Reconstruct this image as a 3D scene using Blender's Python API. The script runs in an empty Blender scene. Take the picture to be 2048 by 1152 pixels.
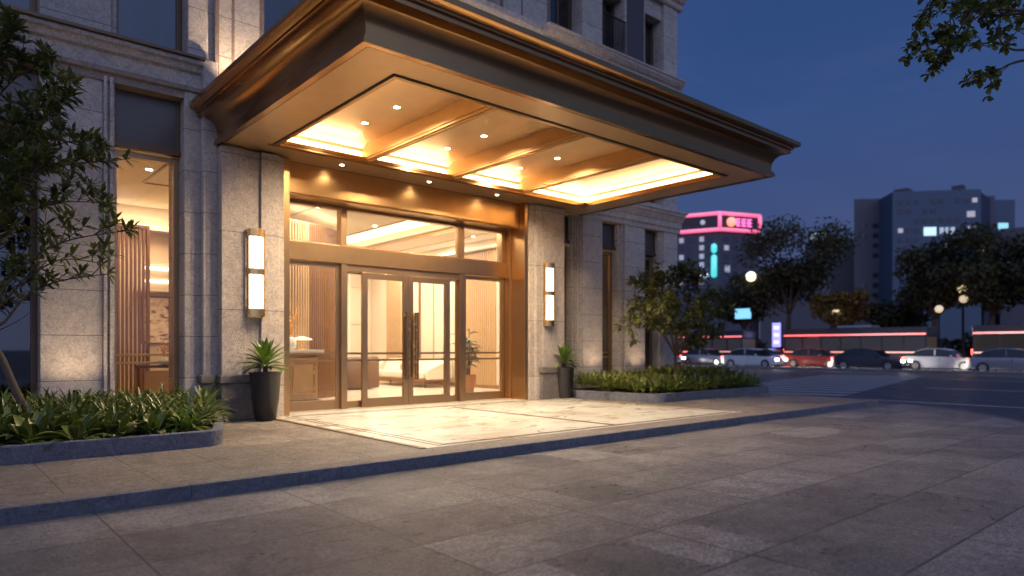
import bpy, bmesh, math, random
from mathutils import Vector, Matrix
random.seed(7)
R = math.radians
sc = bpy.context.scene
col = sc.collection
F = 1362.0
HORIZON = 697.0
CAMZ = 1.43
PZ = 0.13            # platform height

def ray(u, v):
    return Vector((893.5 + .755*(u-1024), 1028 - .656*(u-1024), HORIZON - v))
def onY(u, v, Y):
    d = ray(u, v); t = Y/d.y; return Vector((d.x*t, Y, CAMZ + d.z*t))
def onX(u, v, X):
    d = ray(u, v); t = X/d.x; return Vector((X, d.y*t, CAMZ + d.z*t))
def dep(u, v, D):
    d = ray(u, v); t = D/F; return Vector((d.x*t, d.y*t, CAMZ + d.z*t))

# ------------------------------------------------------------------ mesh builder
class MB:
    def __init__(s): s.v = []; s.f = []; s.uv = {}
    def add(s, vs, fs):
        n = len(s.v); s.v += [tuple(p) for p in vs]; s.f += [tuple(i+n for i in f) for f in fs]; return s
    def box(s, x0, x1, y0, y1, z0, z1):
        return s.add([(x0,y0,z0),(x1,y0,z0),(x1,y1,z0),(x0,y1,z0),(x0,y0,z1),(x1,y0,z1),(x1,y1,z1),(x0,y1,z1)],
                     [(0,3,2,1),(4,5,6,7),(0,1,5,4),(1,2,6,5),(2,3,7,6),(3,0,4,7)])
    def prism(s, poly, z0, z1):
        n = len(poly)
        vs = [(p[0],p[1],z0) for p in poly] + [(p[0],p[1],z1) for p in poly]
        fs = [tuple(range(n-1,-1,-1)), tuple(range(n,2*n))] + [(i,(i+1)%n,(i+1)%n+n,i+n) for i in range(n)]
        return s.add(vs, fs)
    def extr_x(s, prof, x0, x1):         # prof list of (y,z)
        n = len(prof)
        vs = [(x0,p[0],p[1]) for p in prof] + [(x1,p[0],p[1]) for p in prof]
        fs = [tuple(range(n)), tuple(range(2*n-1,n-1,-1))] + [(i,i+n,(i+1)%n+n,(i+1)%n) for i in range(n)]
        return s.add(vs, fs)
    def extr_y(s, prof, y0, y1):         # prof list of (x,z)
        n = len(prof)
        vs = [(p[0],y0,p[1]) for p in prof] + [(p[0],y1,p[1]) for p in prof]
        fs = [tuple(range(n-1,-1,-1)), tuple(range(n,2*n))] + [(i,(i+1)%n,(i+1)%n+n,i+n) for i in range(n)]
        return s.add(vs, fs)
    def lathe(s, prof, c=(0,0), n=28, caps=True):
        vs = []
        for r, z in prof:
            for k in range(n):
                a = 2*math.pi*k/n; vs.append((c[0]+r*math.cos(a), c[1]+r*math.sin(a), z))
        fs = []
        for j in range(len(prof)-1):
            for k in range(n):
                a=j*n+k; b=j*n+(k+1)%n; fs.append((a,b,b+n,a+n))
        if caps:
            fs.append(tuple(range(n-1,-1,-1))); m=(len(prof)-1)*n; fs.append(tuple(range(m,m+n)))
        return s.add(vs, fs)
    def tube(s, pts, rad, n=7):
        pts = [Vector(p) for p in pts]
        if not hasattr(rad, '__len__'): rad = [rad]*len(pts)
        vs = []; prev = None
        for i, p in enumerate(pts):
            d = (pts[min(i+1,len(pts)-1)] - pts[max(i-1,0)])
            if d.length < 1e-9: d = Vector((0,0,1))
            d.normalize()
            a = prev if prev is not None else (Vector((1,0,0)) if abs(d.x) < .8 else Vector((0,1,0)))
            a = (a - d*a.dot(d))
            if a.length < 1e-6: a = d.orthogonal()
            a.normalize(); b = d.cross(a); prev = a
            for k in range(n):
                t = 2*math.pi*k/n; vs.append(p + (a*math.cos(t)+b*math.sin(t))*rad[i])
        fs = [(j*n+k, j*n+(k+1)%n, (j+1)*n+(k+1)%n, (j+1)*n+k) for j in range(len(pts)-1) for k in range(n)]
        fs += [tuple(range(n-1,-1,-1)), tuple(range((len(pts)-1)*n, len(pts)*n))]
        return s.add(vs, fs)
    def sphere(s, c, r, n=16, m=10, sz=1):
        prof = [(max(r*math.sin(math.pi*j/m),1e-4), c[2]-r*sz*math.cos(math.pi*j/m)) for j in range(m+1)]
        return s.lathe(prof, (c[0],c[1]), n)
    def leaf(s, base, d, up, L, W, droop=.3, seg=4, peak=.45, fold=.18, tip=.0):
        """one blade: strip of seg quads on each side of a midrib, uv.x across"""
        d = d.normalized(); side = d.cross(up)
        if side.length < 1e-5: side = d.orthogonal()
        side.normalize(); n = side.cross(d).normalized()
        n0 = len(s.v); p = Vector(base); cur = d.copy()
        vs = []; uvs = []
        for i in range(seg+1):
            t = i/seg
            w = W*.5*(math.sin(math.pi*min(1,(t/peak)*.5)) if t < peak else math.cos(math.pi*.5*((t-peak)/(1-peak))**1.25))
            if i == 0: w = W*.06
            if i == seg: w = tip*W*.5 + .0005
            nn = side.cross(cur).normalized()
            vs += [p - side*w + nn*w*fold*2, p, p + side*w + nn*w*fold*2]
            uvs += [(0,t),(.5,t),(1,t)]
            p = p + cur*(L/seg)
            cur = (cur + Vector((0,0,-1))*droop/seg*1.6).normalized()
        fs = []
        for i in range(seg):
            a = 3*i; fs += [(a,a+1,a+4,a+3),(a+1,a+2,a+5,a+4)]
        s.add(vs, fs)
        for k, q in enumerate(uvs): s.uv[n0+k] = q
        return s
    def build(s, name, mat, parent=None, smooth=False, bevel=0, angle=None, world=True):
        off = Vector((0,0,0))
        if parent is not None and world: off = Vector(parent.get('_o', (0,0,0)))
        me = bpy.data.meshes.new(name)
        me.from_pydata([(x-off.x,y-off.y,z-off.z) for x,y,z in s.v], [], s.f)
        me.materials.append(mat)
        if s.uv:
            uvl = me.uv_layers.new(name='UVMap')
            for l in me.loops: uvl.data[l.index].uv = s.uv.get(l.vertex_index, (.5,.5))
        else:
            bm = bmesh.new(); bm.from_mesh(me); bmesh.ops.recalc_face_normals(bm, faces=bm.faces); bm.to_mesh(me); bm.free()
        if smooth:
            for p in me.polygons: p.use_smooth = True
            if angle: me.set_sharp_from_angle(angle=R(angle))
        me.update()
        o = bpy.data.objects.new(name, me); col.objects.link(o)
        if parent is not None: o.parent = parent; o['_o'] = tuple(off)
        if bevel:
            m = o.modifiers.new('bevel','BEVEL'); m.width = bevel; m.segments = 2; m.limit_method = 'ANGLE'; m.angle_limit = R(40)
        return o

def tag(o, label=None, cat=None, group=None, kind=None):
    if label: o['label'] = label
    if cat: o['category'] = cat
    if group: o['group'] = group
    if kind: o['kind'] = kind
    return o
def thing(name, label, cat, loc=(0,0,0), rz=0, group=None):
    o = bpy.data.objects.new(name, None); col.objects.link(o); o.empty_display_size = .2
    o.location = loc; o.rotation_euler.z = rz; o['_o'] = tuple(loc)
    return tag(o, label, cat, group)
def copy_tree(o, parent=None):
    c = o.copy(); col.objects.link(c); c.parent = parent
    for ch in list(o.children): copy_tree(ch, c)
    return c
def struct(name, mb, mat, **k):
    o = mb.build(name, mat, **k); o['kind'] = 'structure'; return o

# ------------------------------------------------------------------ materials
def newmat(name):
    m = bpy.data.materials.new(name); m.use_nodes = True; nt = m.node_tree
    b = nt.nodes['Principled BSDF']; return m, nt, b
class N:
    def __init__(s, nt): s.nt = nt
    def __call__(s, t, **k):
        n = s.nt.nodes.new(t)
        for a, v in k.items():
            if a.startswith('i_'):
                n.inputs[a[2:].replace('_',' ')].default_value = v
            else: setattr(n, a, v)
        return n
    def link(s, a, b): s.nt.links.new(a, b)
    def math(s, op, a, b=None, c=None):
        n = s.nt.nodes.new('ShaderNodeMath'); n.operation = op
        for i, x in enumerate((a,b,c)):
            if x is None: continue
            if isinstance(x, (int,float)): n.inputs[i].default_value = x
            else: s.link(x, n.inputs[i])
        return n.outputs[0]
    def mix(s, fac, a, b, mode='MIX'):
        n = s.nt.nodes.new('ShaderNodeMix'); n.data_type = 'RGBA'; n.blend_type = mode
        for sock, x in ((n.inputs[0],fac),(n.inputs[6],a),(n.inputs[7],b)):
            if isinstance(x, (int,float)): sock.default_value = x
            elif isinstance(x, tuple): sock.default_value = (*x[:3],1)
            else: s.link(x, sock)
        return n.outputs[2]
    def ramp(s, x, stops):
        n = s.nt.nodes.new('ShaderNodeValToRGB'); e = n.color_ramp.elements
        while len(e) < len(stops): e.new(.5)
        for i,(p,c) in enumerate(stops):
            e[i].position = p; e[i].color = (*c,1) if len(c)==3 else c
        s.link(x, n.inputs[0]); return n.outputs[0]
    def noise(s, vec, scale, detail=4, rough=.6, dist=0):
        n = s.nt.nodes.new('ShaderNodeTexNoise'); n.inputs['Scale'].default_value = scale
        n.inputs['Detail'].default_value = detail; n.inputs['Roughness'].default_value = rough
        n.inputs['Distortion'].default_value = dist
        if vec is not None: s.link(vec, n.inputs['Vector'])
        return n.outputs['Fac']
    def map(s, vec, scale=(1,1,1), loc=(0,0,0), rot=(0,0,0)):
        n = s.nt.nodes.new('ShaderNodeMapping'); n.inputs['Scale'].default_value = scale
        n.inputs['Location'].default_value = loc; n.inputs['Rotation'].default_value = rot
        s.link(vec, n.inputs['Vector']); return n.outputs[0]
    def bump(s, h, strength, dist, bsdf, prev=None):
        n = s.nt.nodes.new('ShaderNodeBump'); n.inputs['Strength'].default_value = strength
        n.inputs['Distance'].default_value = dist; s.link(h, n.inputs['Height'])
        if prev is not None: s.link(prev, n.inputs['Normal'])
        s.link(n.outputs[0], bsdf.inputs['Normal']); return n.outputs[0]
    def pos(s): return s('ShaderNodeNewGeometry').outputs['Position']

def stone(name, base, spacing=0, off=0, rough=.75, contrast=.18, speck=.25, bump=.5, warm=(1.08,1,.9)):
    m, nt, b = newmat(name); n = N(nt); p = n.pos()
    c1 = tuple(x*(1-contrast) for x in base); c2 = tuple(min(1,x*(1+contrast)*w) for x,w in zip(base,warm))
    big = n.noise(p, 1.3, 6, .65, .6)
    c = n.ramp(big, [(.3,c1),(.7,c2)])
    vein = n.noise(n.map(p,(1,1,1.4)), 9, 8, .7, 2.2)
    c = n.mix(n.ramp(vein,[(.42,(0,0,0)),(.5,(.5,.5,.5)),(.56,(0,0,0))]), c, tuple(x*.62 for x in base))
    fine = n.noise(p, 85, 3, .8)
    c = n.mix(speck, c, n.ramp(fine,[(.3,tuple(x*.45 for x in base)),(.5,base),(.72,tuple(min(1,x*1.6) for x in base))]))
    mott = n.noise(n.map(p,(1,1,1.2)), 36, 3, .7, .8)
    c = n.mix(1.0, c, n.ramp(mott,[(.36,(.80,.79,.78)),(.5,(1.04,1.03,1.02)),(.64,(1.26,1.24,1.22))]), 'MULTIPLY')
    m3 = n.noise(p, 6, 7, .72, 1.5)
    c = n.mix(1.0, c, n.ramp(m3,[(.36,(.74,.73,.72)),(.5,(1,1,1)),(.64,(1.22,1.2,1.17))]), 'MULTIPLY')
    if spacing:
        sx = n('ShaderNodeSeparateXYZ'); n.link(p, sx.inputs[0])
        z = n.math('FRACT', n.math('DIVIDE', n.math('ADD', sx.outputs[2], 20*spacing-off), spacing))
        j = n.math('LESS_THAN', z, .011/spacing)
        # slightly different block tone per course
        wn = n('ShaderNodeTexWhiteNoise', noise_dimensions='1D')
        n.link(n.math('FLOOR', n.math('DIVIDE', n.math('ADD', sx.outputs[2], 20*spacing-off), spacing)), wn.inputs['W'])
        c = n.mix(.22, c, n.ramp(wn.outputs[0],[(0,tuple(x*.6 for x in base)),(1,tuple(min(1,x*1.35) for x in base))]))
        c = n.mix(j, c, tuple(x*.22 for x in base))
    n.link(c, b.inputs['Base Color']); b.inputs['Roughness'].default_value = rough
    h = n.math('ADD', n.math('MULTIPLY', n.noise(p, 45, 6, .75, .8), 1.0), n.math('MULTIPLY', fine, .35))
    h = n.math('ADD', h, n.math('MULTIPLY', mott, .8))
    n.bump(h, min(1,bump*1.5), .03, b)
    return m

def metal(name, base, rough=.32, var=.08, metallic=1.0, brushed=True, bump=0.02):
    m, nt, b = newmat(name); n = N(nt); p = n.pos()
    c = n.mix(n.noise(p, 2.2, 5, .6, .5), tuple(x*.85 for x in base), tuple(min(1,x*1.12) for x in base))
    n.link(c, b.inputs['Base Color']); b.inputs['Metallic'].default_value = metallic
    r = n.math('ADD', n.math('MULTIPLY', n.noise(p, 5, 6, .7), var*2), rough-var)
    n.link(r, b.inputs['Roughness'])
    if bump: n.bump(n.noise(p, 1.6, 3, .5), bump*4, .05, b)
    return m

def plain(name, base, rough=.6, metallic=0, var=.1, scale=6, spec=None, bump=0):
    m, nt, b = newmat(name); n = N(nt); p = n.pos()
    c = n.mix(n.noise(p, scale, 5, .65), tuple(x*(1-var) for x in base), tuple(min(1,x*(1+var)) for x in base))
    n.link(c, b.inputs['Base Color']); b.inputs['Roughness'].default_value = rough; b.inputs['Metallic'].default_value = metallic
    if bump: n.bump(n.noise(p, scale*8, 4, .7), bump, .01, b)
    return m

def emit(name, colr, strength):
    m, nt, b = newmat(name)
    b.inputs['Base Color'].default_value = (.8,.8,.8,1)
    b.inputs['Emission Color'].default_value = (*colr,1); b.inputs['Emission Strength'].default_value = strength
    return m

def glass(name, tint=(1,1,1), refl=1.0, rough=.01):
    m = bpy.data.materials.new(name); m.use_nodes = True; nt = m.node_tree; nt.nodes.clear(); n = N(nt)
    out = n('ShaderNodeOutputMaterial'); tr = n('ShaderNodeBsdfTransparent'); gl = n('ShaderNodeBsdfGlossy')
    tr.inputs[0].default_value = (*tint,1); gl.inputs['Roughness'].default_value = rough
    fr = n('ShaderNodeFresnel'); fr.inputs[0].default_value = 1.5
    f = n.math('MINIMUM', n.math('MULTIPLY', fr.outputs[0], refl), 1.0)
    mx = n('ShaderNodeMixShader'); n.link(f, mx.inputs[0]); n.link(tr.outputs[0], mx.inputs[1]); n.link(gl.outputs[0], mx.inputs[2])
    n.link(mx.outputs[0], out.inputs[0]); return m

def leafmat(name, c1, c2, edge=None, rough=.4, trans=.3):
    m, nt, b = newmat(name); n = N(nt)
    g = n('ShaderNodeNewGeometry')
    c = n.ramp(g.outputs['Random Per Island'], [(0,c1),(.75,c2),(1,tuple(x*1.5 for x in c2))])
    uv = n('ShaderNodeUVMap'); sx = n('ShaderNodeSeparateXYZ'); n.link(uv.outputs[0], sx.inputs[0])
    if edge:
        e = n.math('ABSOLUTE', n.math('SUBTRACT', sx.outputs[0], .5))
        c = n.mix(n.ramp(e, [(.36,(0,0,0)),(.48,(1,1,1))]), c, edge)
        mid = n.math('LESS_THAN', e, .04); c = n.mix(n.math('MULTIPLY', mid, .5), c, edge)
    else:
        e = n.math('ABSOLUTE', n.math('SUBTRACT', sx.outputs[0], .5))
        mid = n.math('LESS_THAN', e, .035); c = n.mix(n.math('MULTIPLY', mid, .35), c, tuple(x*2 for x in c2))
    n.link(c, b.inputs['Base Color']); b.inputs['Roughness'].default_value = rough
    tl = n('ShaderNodeBsdfTranslucent'); n.link(n.mix(.5, c, (.12,.2,.02)), tl.inputs[0])
    mx = n('ShaderNodeMixShader'); mx.inputs[0].default_value = trans
    out = [x for x in nt.nodes if x.type=='OUTPUT_MATERIAL'][0]
    n.link(b.outputs[0], mx.inputs[1]); n.link(tl.outputs[0], mx.inputs[2]); n.link(mx.outputs[0], out.inputs[0])
    return m

def paving(name, base, w, h, locx=0, locy=0, sub=None, joint=.008, rough=(.38,.62), tone=.35, border=None):
    m, nt, b = newmat(name); n = N(nt); p = n.pos()
    q = n.map(p, (1,1,1), (-locx,-locy,0))
    def brick(W,H,mort,off):
        t = n('ShaderNodeTexBrick', offset=off, offset_frequency=2, squash=1)
        n.link(q, t.inputs['Vector']); t.inputs['Scale'].default_value = 1
        t.inputs['Brick Width'].default_value = W; t.inputs['Row Height'].default_value = H
        t.inputs['Mortar Size'].default_value = mort; t.inputs['Mortar Smooth'].default_value = .2
        t.inputs['Bias'].default_value = 0
        t.inputs['Color1'].default_value = (0,0,0,1); t.inputs['Color2'].default_value = (1,1,1,1); t.inputs['Mortar'].default_value = (.5,.5,.5,1)
        return t
    t1 = brick(w,h,joint,0)
    t2 = brick(*(sub or (w/2,h)), joint*.35, .5)
    big = n.noise(p, .55, 5, .6, .4); mid = n.noise(n.map(p,(1,2.2,1)), 2.6, 8, .72, 1.4)
    fine = n.noise(p, 60, 4, .8, .3)
    dk = tuple(x*(1-tone) for x in base); lt = tuple(min(1,x*(1+tone)) for x in base)
    c = n.mix(t2.outputs['Color'], dk, lt)
    c = n.mix(.25, c, n.mix(t1.outputs['Color'], dk, lt))
    c = n.mix(.45, c, n.ramp(mid, [(.3,tuple(x*.55 for x in base)),(.55,base),(.75,tuple(min(1,x*1.45) for x in base))]))
    c = n.mix(.25, c, n.ramp(big, [(.35,tuple(x*.6 for x in base)),(.65,tuple(min(1,x*1.4) for x in base))]))
    crack = n('ShaderNodeTexVoronoi', feature='DISTANCE_TO_EDGE'); crack.inputs['Scale'].default_value = 14
    wv = n('ShaderNodeVectorMath', operation='ADD'); nz = n('ShaderNodeTexNoise'); nz.inputs['Scale'].default_value = 11; nz.inputs['Detail'].default_value = 6
    n.link(p, nz.inputs['Vector']); sm = n('ShaderNodeVectorMath', operation='SCALE'); sm.inputs['Scale'].default_value = .35
    n.link(nz.outputs['Color'], sm.inputs[0]); n.link(p, wv.inputs[0]); n.link(sm.outputs[0], wv.inputs[1]); n.link(wv.outputs[0], crack.inputs['Vector'])
    cr = n.ramp(crack.outputs['Distance'], [(0,(1,1,1)),(.05,(0,0,0))])
    c = n.mix(n.math('MULTIPLY', cr, .25), c, tuple(x*.3 for x in base))
    c = n.mix(.3, c, n.ramp(fine, [(.32,tuple(x*.35 for x in base)),(.5,base),(.7,tuple(min(1,x*1.8) for x in base))]))
    mott = n.noise(n.map(p,(1,1.5,1)), 9, 6, .75, 1.6)
    c = n.mix(1.0, c, n.ramp(mott,[(.36,(.62,.60,.58)),(.5,(1,1,1)),(.64,(1.35,1.32,1.28))]), 'MULTIPLY')
    gr = n.noise(n.map(p,(1,1.6,1),(0,0,0),(0,0,.5)), 34, 3, .75, .9)
    c = n.mix(1.0, c, n.ramp(gr,[(.36,(.45,.44,.43)),(.5,(.95,.95,.95)),(.62,(1.6,1.57,1.52))]), 'MULTIPLY')
    m4 = n.noise(n.map(p,(1,1,1),(3,1,0)), 1.7, 8, .7, .9)
    c = n.mix(1.0, c, n.ramp(m4,[(.36,(.70,.69,.68)),(.5,(1,1,1)),(.64,(1.25,1.23,1.2))]), 'MULTIPLY')
    mott = n.math('ADD', n.math('MULTIPLY', mott, .5), n.math('MULTIPLY', gr, 1.0))
    c = n.mix(1.0, c, n.ramp(t2.outputs['Color'],[(0,(1-tone*1.1,)*3),(1,(1+tone*1.0,)*3)]), 'MULTIPLY')
    c = n.mix(n.math('MULTIPLY', t1.outputs['Fac'], .85), c, tuple(x*.12 for x in base))
    c = n.mix(n.math('MULTIPLY', t2.outputs['Fac'], .35), c, tuple(x*.25 for x in base))
    n.link(c, b.inputs['Base Color'])
    rr = n.ramp(n.math('ADD', n.math('MULTIPLY', mid, .6), n.math('MULTIPLY', t2.outputs['Color'], .4)), [(.25,(rough[0],)*3),(.75,(rough[1],)*3)])
    n.link(rr, b.inputs['Roughness'])
    hh = n.math('ADD', n.math('MULTIPLY', n.noise(n.map(p,(1,1.8,1)), 22, 7, .75, 1.2), .9), n.math('MULTIPLY', fine, .45))
    hh = n.math('SUBTRACT', hh, n.math('MULTIPLY', t1.outputs['Fac'], .8))
    hh = n.math('SUBTRACT', hh, n.math('MULTIPLY', cr, .12))
    hh = n.math('ADD', hh, n.math('MULTIPLY', mott, .8))
    n.bump(hh, 1.0, .026, b)
    return m

def marble(name):
    m, nt, b = newmat(name); n = N(nt); p = n.pos()
    v1 = n.noise(n.map(p,(1,1.6,1)), .75, 8, .6, 1.2); v2 = n.noise(n.map(p,(.6,1.3,1),(2,5,0)), .9, 8, .66, 2.4)
    c = n.ramp(v1, [(.38,(.38,.335,.26)),(.47,(.53,.50,.41)),(.58,(.62,.60,.52))])
    c = n.mix(n.ramp(v2,[(.40,(.55,.55,.55)),(.47,(0,0,0)),(.53,(0,0,0)),(.56,(.4,.4,.4)),(.60,(0,0,0))]), c, (.40,.34,.275))
    t = n('ShaderNodeTexBrick', offset=0, squash=1); n.link(n.map(p,(1,1,1),(-5.25,-7.5,0)), t.inputs['Vector'])
    t.inputs['Scale'].default_value=1; t.inputs['Brick Width'].default_value=1.2; t.inputs['Row Height'].default_value=1.2; t.inputs['Mortar Size'].default_value=.004
    t.inputs['Color1'].default_value=(0,0,0,1); t.inputs['Color2'].default_value=(1,1,1,1)
    c = n.mix(.12, c, n.mix(t.outputs['Color'],(.45,.38,.3),(.8,.75,.68)))
    c = n.mix(n.math('MULTIPLY', t.outputs['Fac'], .5), c, (.25,.2,.15))
    n.link(c, b.inputs['Base Color'])
    n.link(n.ramp(v2,[(.3,(.22,)*3),(.7,(.4,)*3)]), b.inputs['Roughness'])
    n.bump(n.noise(p, 30, 5, .7), .12, .01, b)
    return m

M = {}
STONE = (.53,.475,.43)
M['pier']   = stone('pier_stone', STONE, .74, .9, contrast=.14, bump=.6)
M['pil']    = stone('pilaster_stone', (.52,.45,.39), 1.41, .72, contrast=.16, bump=.6)
M['stone']  = stone('plain_stone', STONE, 0, contrast=.14, bump=.6)
M['base']   = stone('base_stone', (.15,.135,.12), 0, contrast=.3, bump=.5)
M['kerb']   = stone('kerb_granite', (.17,.175,.20), 0, speck=.5, contrast=.12, bump=.9, warm=(1,1,1.03))
M['mould']  = stone('brown_moulding', (.20,.15,.12), 0, contrast=.1, bump=.15, rough=.5)
M['bronze'] = metal('bronze_soffit', (.66,.43,.23), .36, .04, metallic=.75, bump=0)
M['fascia'] = metal('bronze_fascia', (.52,.28,.11), .24, .04, metallic=1, bump=.004)
M['portal'] = metal('bronze_portal', (.55,.33,.14), .30, .04, bump=.004)
M['beam']   = metal('bronze_beam', (.50,.29,.12), .5, .04, metallic=.6, bump=0)
M['frame']  = metal('bronze_frame', (.42,.27,.14), .34, .05)
M['darkb']  = metal('dark_bronze', (.14,.09,.06), .38, .05, metallic=.8)
M['groove'] = plain('groove_shade', (.03,.018,.01), .6)
M['brass']  = metal('brass', (.85,.52,.19), .27, .04, bump=0)
M['champ']  = metal('champagne_ceiling', (.90,.62,.34), .36, .03, metallic=.4, bump=0)
M['cream']  = plain('cream_plaster', (.80,.63,.40), .6, var=.03)
M['iwall']  = plain('lobby_wall_panel', (.66,.56,.43), .55, var=.06, scale=2)
M['iceil']  = plain('lobby_ceiling_paint', (.74,.66,.55), .6, var=.03)
M['wood']   = plain('walnut_slats', (.24,.12,.05), .42, var=.25, scale=8)
M['woodl']  = plain('oak_slats', (.50,.33,.17), .45, var=.2, scale=8)
M['sofa']   = plain('ivory_leather', (.74,.66,.54), .5, var=.04)
M['brownl'] = plain('brown_leather', (.13,.07,.04), .45, var=.1)
M['white']  = plain('white_ceramic', (.8,.77,.7), .3)
M['terra']  = plain('terracotta', (.42,.2,.08), .6)
M['pot']    = plain('charcoal_planter', (.022,.020,.021), .28, var=.35, scale=9, bump=.15)
M['soil']   = plain('soil', (.03,.022,.015), .95, var=.4, scale=20, bump=.5)
M['bark']   = plain('bark', (.09,.06,.04), .85, var=.4, scale=14, bump=.5)
M['curtain']= plain('curtain', (.5,.47,.5), .8)
M['dark']   = plain('dark_interior', (.035,.035,.04), .9)  # darkness of unlit rooms put into the colour
M['panelg'] = plain('grey_spandrel', (.10,.085,.075), .35, metallic=.4, var=.1)
M['glass']  = glass('clear_glass', (.97,.95,.92), .9)
M['glassd'] = glass('dusk_glass', (.45,.47,.52), 2.6, .02)
M['rail']   = plain('black_railing', (.02,.02,.022), .4, metallic=.6)
M['drive']  = paving('drive_paving', (.222,.205,.198), 1.6, .85, 1.14, 4.17, joint=.009, tone=.22, rough=(.27,.42))
M['walk']   = paving('platform_paving', (.25,.21,.175), .78, 1.0, .97, 7.2, sub=(1.56,1.0), joint=.006, tone=.14, rough=(.42,.65))
M['marble'] = marble('marble_floor')
M['walkb'] = stone('border_stone', (.25,.21,.18), 0, speck=.4, bump=.7)
M['ifloor'] = plain('lobby_floor_marble', (.66,.58,.46), .22, var=.08, scale=1.5)
M['warm']   = emit('warm_strip_light', (1,.70,.38), 10)
M['down']   = emit('downlight_lens', (1,.87,.66), 30)
M['sconce'] = emit('sconce_diffuser', (1,.86,.62), 3.4)
M['ipanel'] = emit('lobby_cove_glow', (1,.82,.56), 3.6)
M['leafA']  = leafmat('tree_leaf', (.026,.036,.010), (.11,.11,.026), rough=.42)
M['leafB']  = leafmat('right_tree_leaf', (.04,.048,.014), (.15,.14,.04), rough=.42)
M['leafC']  = leafmat('overhanging_leaf', (.035,.05,.01), (.12,.12,.022), rough=.5)
M['cover']  = leafmat('groundcover_leaf', (.018,.034,.008), (.075,.10,.02), edge=(.22,.24,.05), rough=.36, trans=.15)
M['cover2'] = leafmat('strap_leaf', (.055,.078,.014), (.15,.17,.03), edge=(.32,.32,.08), rough=.35, trans=.2)
M['agave']  = leafmat('agave_leaf', (.05,.10,.012), (.12,.20,.025), rough=.35, trans=.2)
M['broad']  = leafmat('houseplant_leaf', (.02,.05,.012), (.06,.11,.025), rough=.3, trans=.15)

# ------------------------------------------------------------------ world, camera
w = bpy.data.worlds.new('World'); sc.world = w; w.use_nodes = True
n = N(w.node_tree); bg = w.node_tree.nodes['Background']
sky = n('ShaderNodeTexSky', sky_type='NISHITA'); sky.sun_disc = False
sky.sun_elevation = R(1.0); sky.sun_rotation = R(200); sky.altitude = 100; sky.air_density = 1.2; sky.dust_density = 1.5; sky.ozone_density = 4
tc = n('ShaderNodeTexCoord'); sx = n('ShaderNodeSeparateXYZ'); n.link(tc.outputs['Generated'], sx.inputs[0])
clouds = n.ramp(n.noise(n.map(tc.outputs['Generated'],(1,1,3.5)), 3.2, 6, .6, .6), [(.35,(.0,.0,.0)),(.75,(.012,.009,.016))])
grad = n.ramp(sx.outputs[2], [(0,(.072,.078,.150)),(.10,(.058,.078,.18)),(.30,(.032,.072,.205)),(.75,(.016,.045,.165))])
skyn = n.mix(1.0, sky.outputs[0], (.01,.012,.02), 'MULTIPLY')
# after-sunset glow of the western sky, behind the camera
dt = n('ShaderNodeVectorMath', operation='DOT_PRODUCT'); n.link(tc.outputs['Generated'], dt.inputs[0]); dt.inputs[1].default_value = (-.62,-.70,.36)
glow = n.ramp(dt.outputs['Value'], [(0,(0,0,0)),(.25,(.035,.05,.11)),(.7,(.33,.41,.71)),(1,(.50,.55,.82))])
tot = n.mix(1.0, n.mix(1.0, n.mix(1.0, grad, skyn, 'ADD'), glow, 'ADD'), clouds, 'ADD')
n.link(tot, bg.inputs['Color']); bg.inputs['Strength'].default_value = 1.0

cam = bpy.data.cameras.new('Camera'); co = bpy.data.objects.new('Camera', cam); col.objects.link(co); sc.camera = co
cam.sensor_width = 36; cam.lens = 36*F/2048; cam.shift_y = (HORIZON-576)/2048; cam.clip_end = 3000; cam.clip_start = .05
co.location = (0,0,CAMZ); co.rotation_euler = (R(90), 0, math.atan2(-893.5, 1028))
cam.dof.use_dof = True; cam.dof.focus_distance = 8.6; cam.dof.aperture_fstop = .75; cam.dof.aperture_blades = 0

sc.view_settings.view_transform = 'Standard'; sc.view_settings.look = 'None'; sc.view_settings.gamma = 1; sc.view_settings.exposure = 0
sc.cycles.use_denoising = True
sc.cycles.max_bounces = 8; sc.cycles.diffuse_bounces = 4; sc.cycles.glossy_bounces = 4; sc.cycles.transparent_max_bounces = 24
sc.cycles.caustics_reflective = False; sc.cycles.caustics_refractive = False; sc.cycles.sample_clamp_indirect = 6

def lamp(kind, name, loc, power, colr=(1,.72,.42), size=.1, sizey=None, rot=(0,0,0), spot=None, blend=.6, parent=None):
    L = bpy.data.lights.new(name, kind); L.energy = power; L.color = colr
    if kind == 'AREA':
        L.size = size
        if sizey: L.shape = 'RECTANGLE'; L.size_y = sizey
        else: L.shape = 'DISK'
    else: L.shadow_soft_size = size
    if kind == 'SPOT': L.spot_size = R(spot); L.spot_blend = blend
    o = bpy.data.objects.new(name, L); col.objects.link(o); o.rotation_euler = rot
    if parent is not None: o.parent = parent; o.location = Vector(loc) - Vector(parent.get('_o',(0,0,0)))
    else: o.location = loc
    return o

# ------------------------------------------------------------------ ground
G = MB(); G.add([(-600,-600,-.03),(1500,-600,-.03),(1500,1500,-.03),(-600,1500,-.03)], [(0,1,2,3)])
m, nt, b = newmat('asphalt'); n = N(nt); p = n.pos()
c = n.mix(n.noise(p, .35, 6, .65), (.035,.028,.028), (.075,.060,.058)); c = n.mix(.3, c, n.ramp(n.noise(p, 45, 3, .8),[(.3,(.01,.01,.01)),(.7,(.11,.105,.11))]))
n.link(c, b.inputs['Base Color']); n.link(n.ramp(n.noise(p, 1.2, 5, .7),[(.3,(.38,)*3),(.7,(.6,)*3)]), b.inputs['Roughness']); n.bump(n.noise(p, 70, 3, .8), .35, .01, b)
M['asphalt'] = m
struct('road', G, M['asphalt'])
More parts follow.
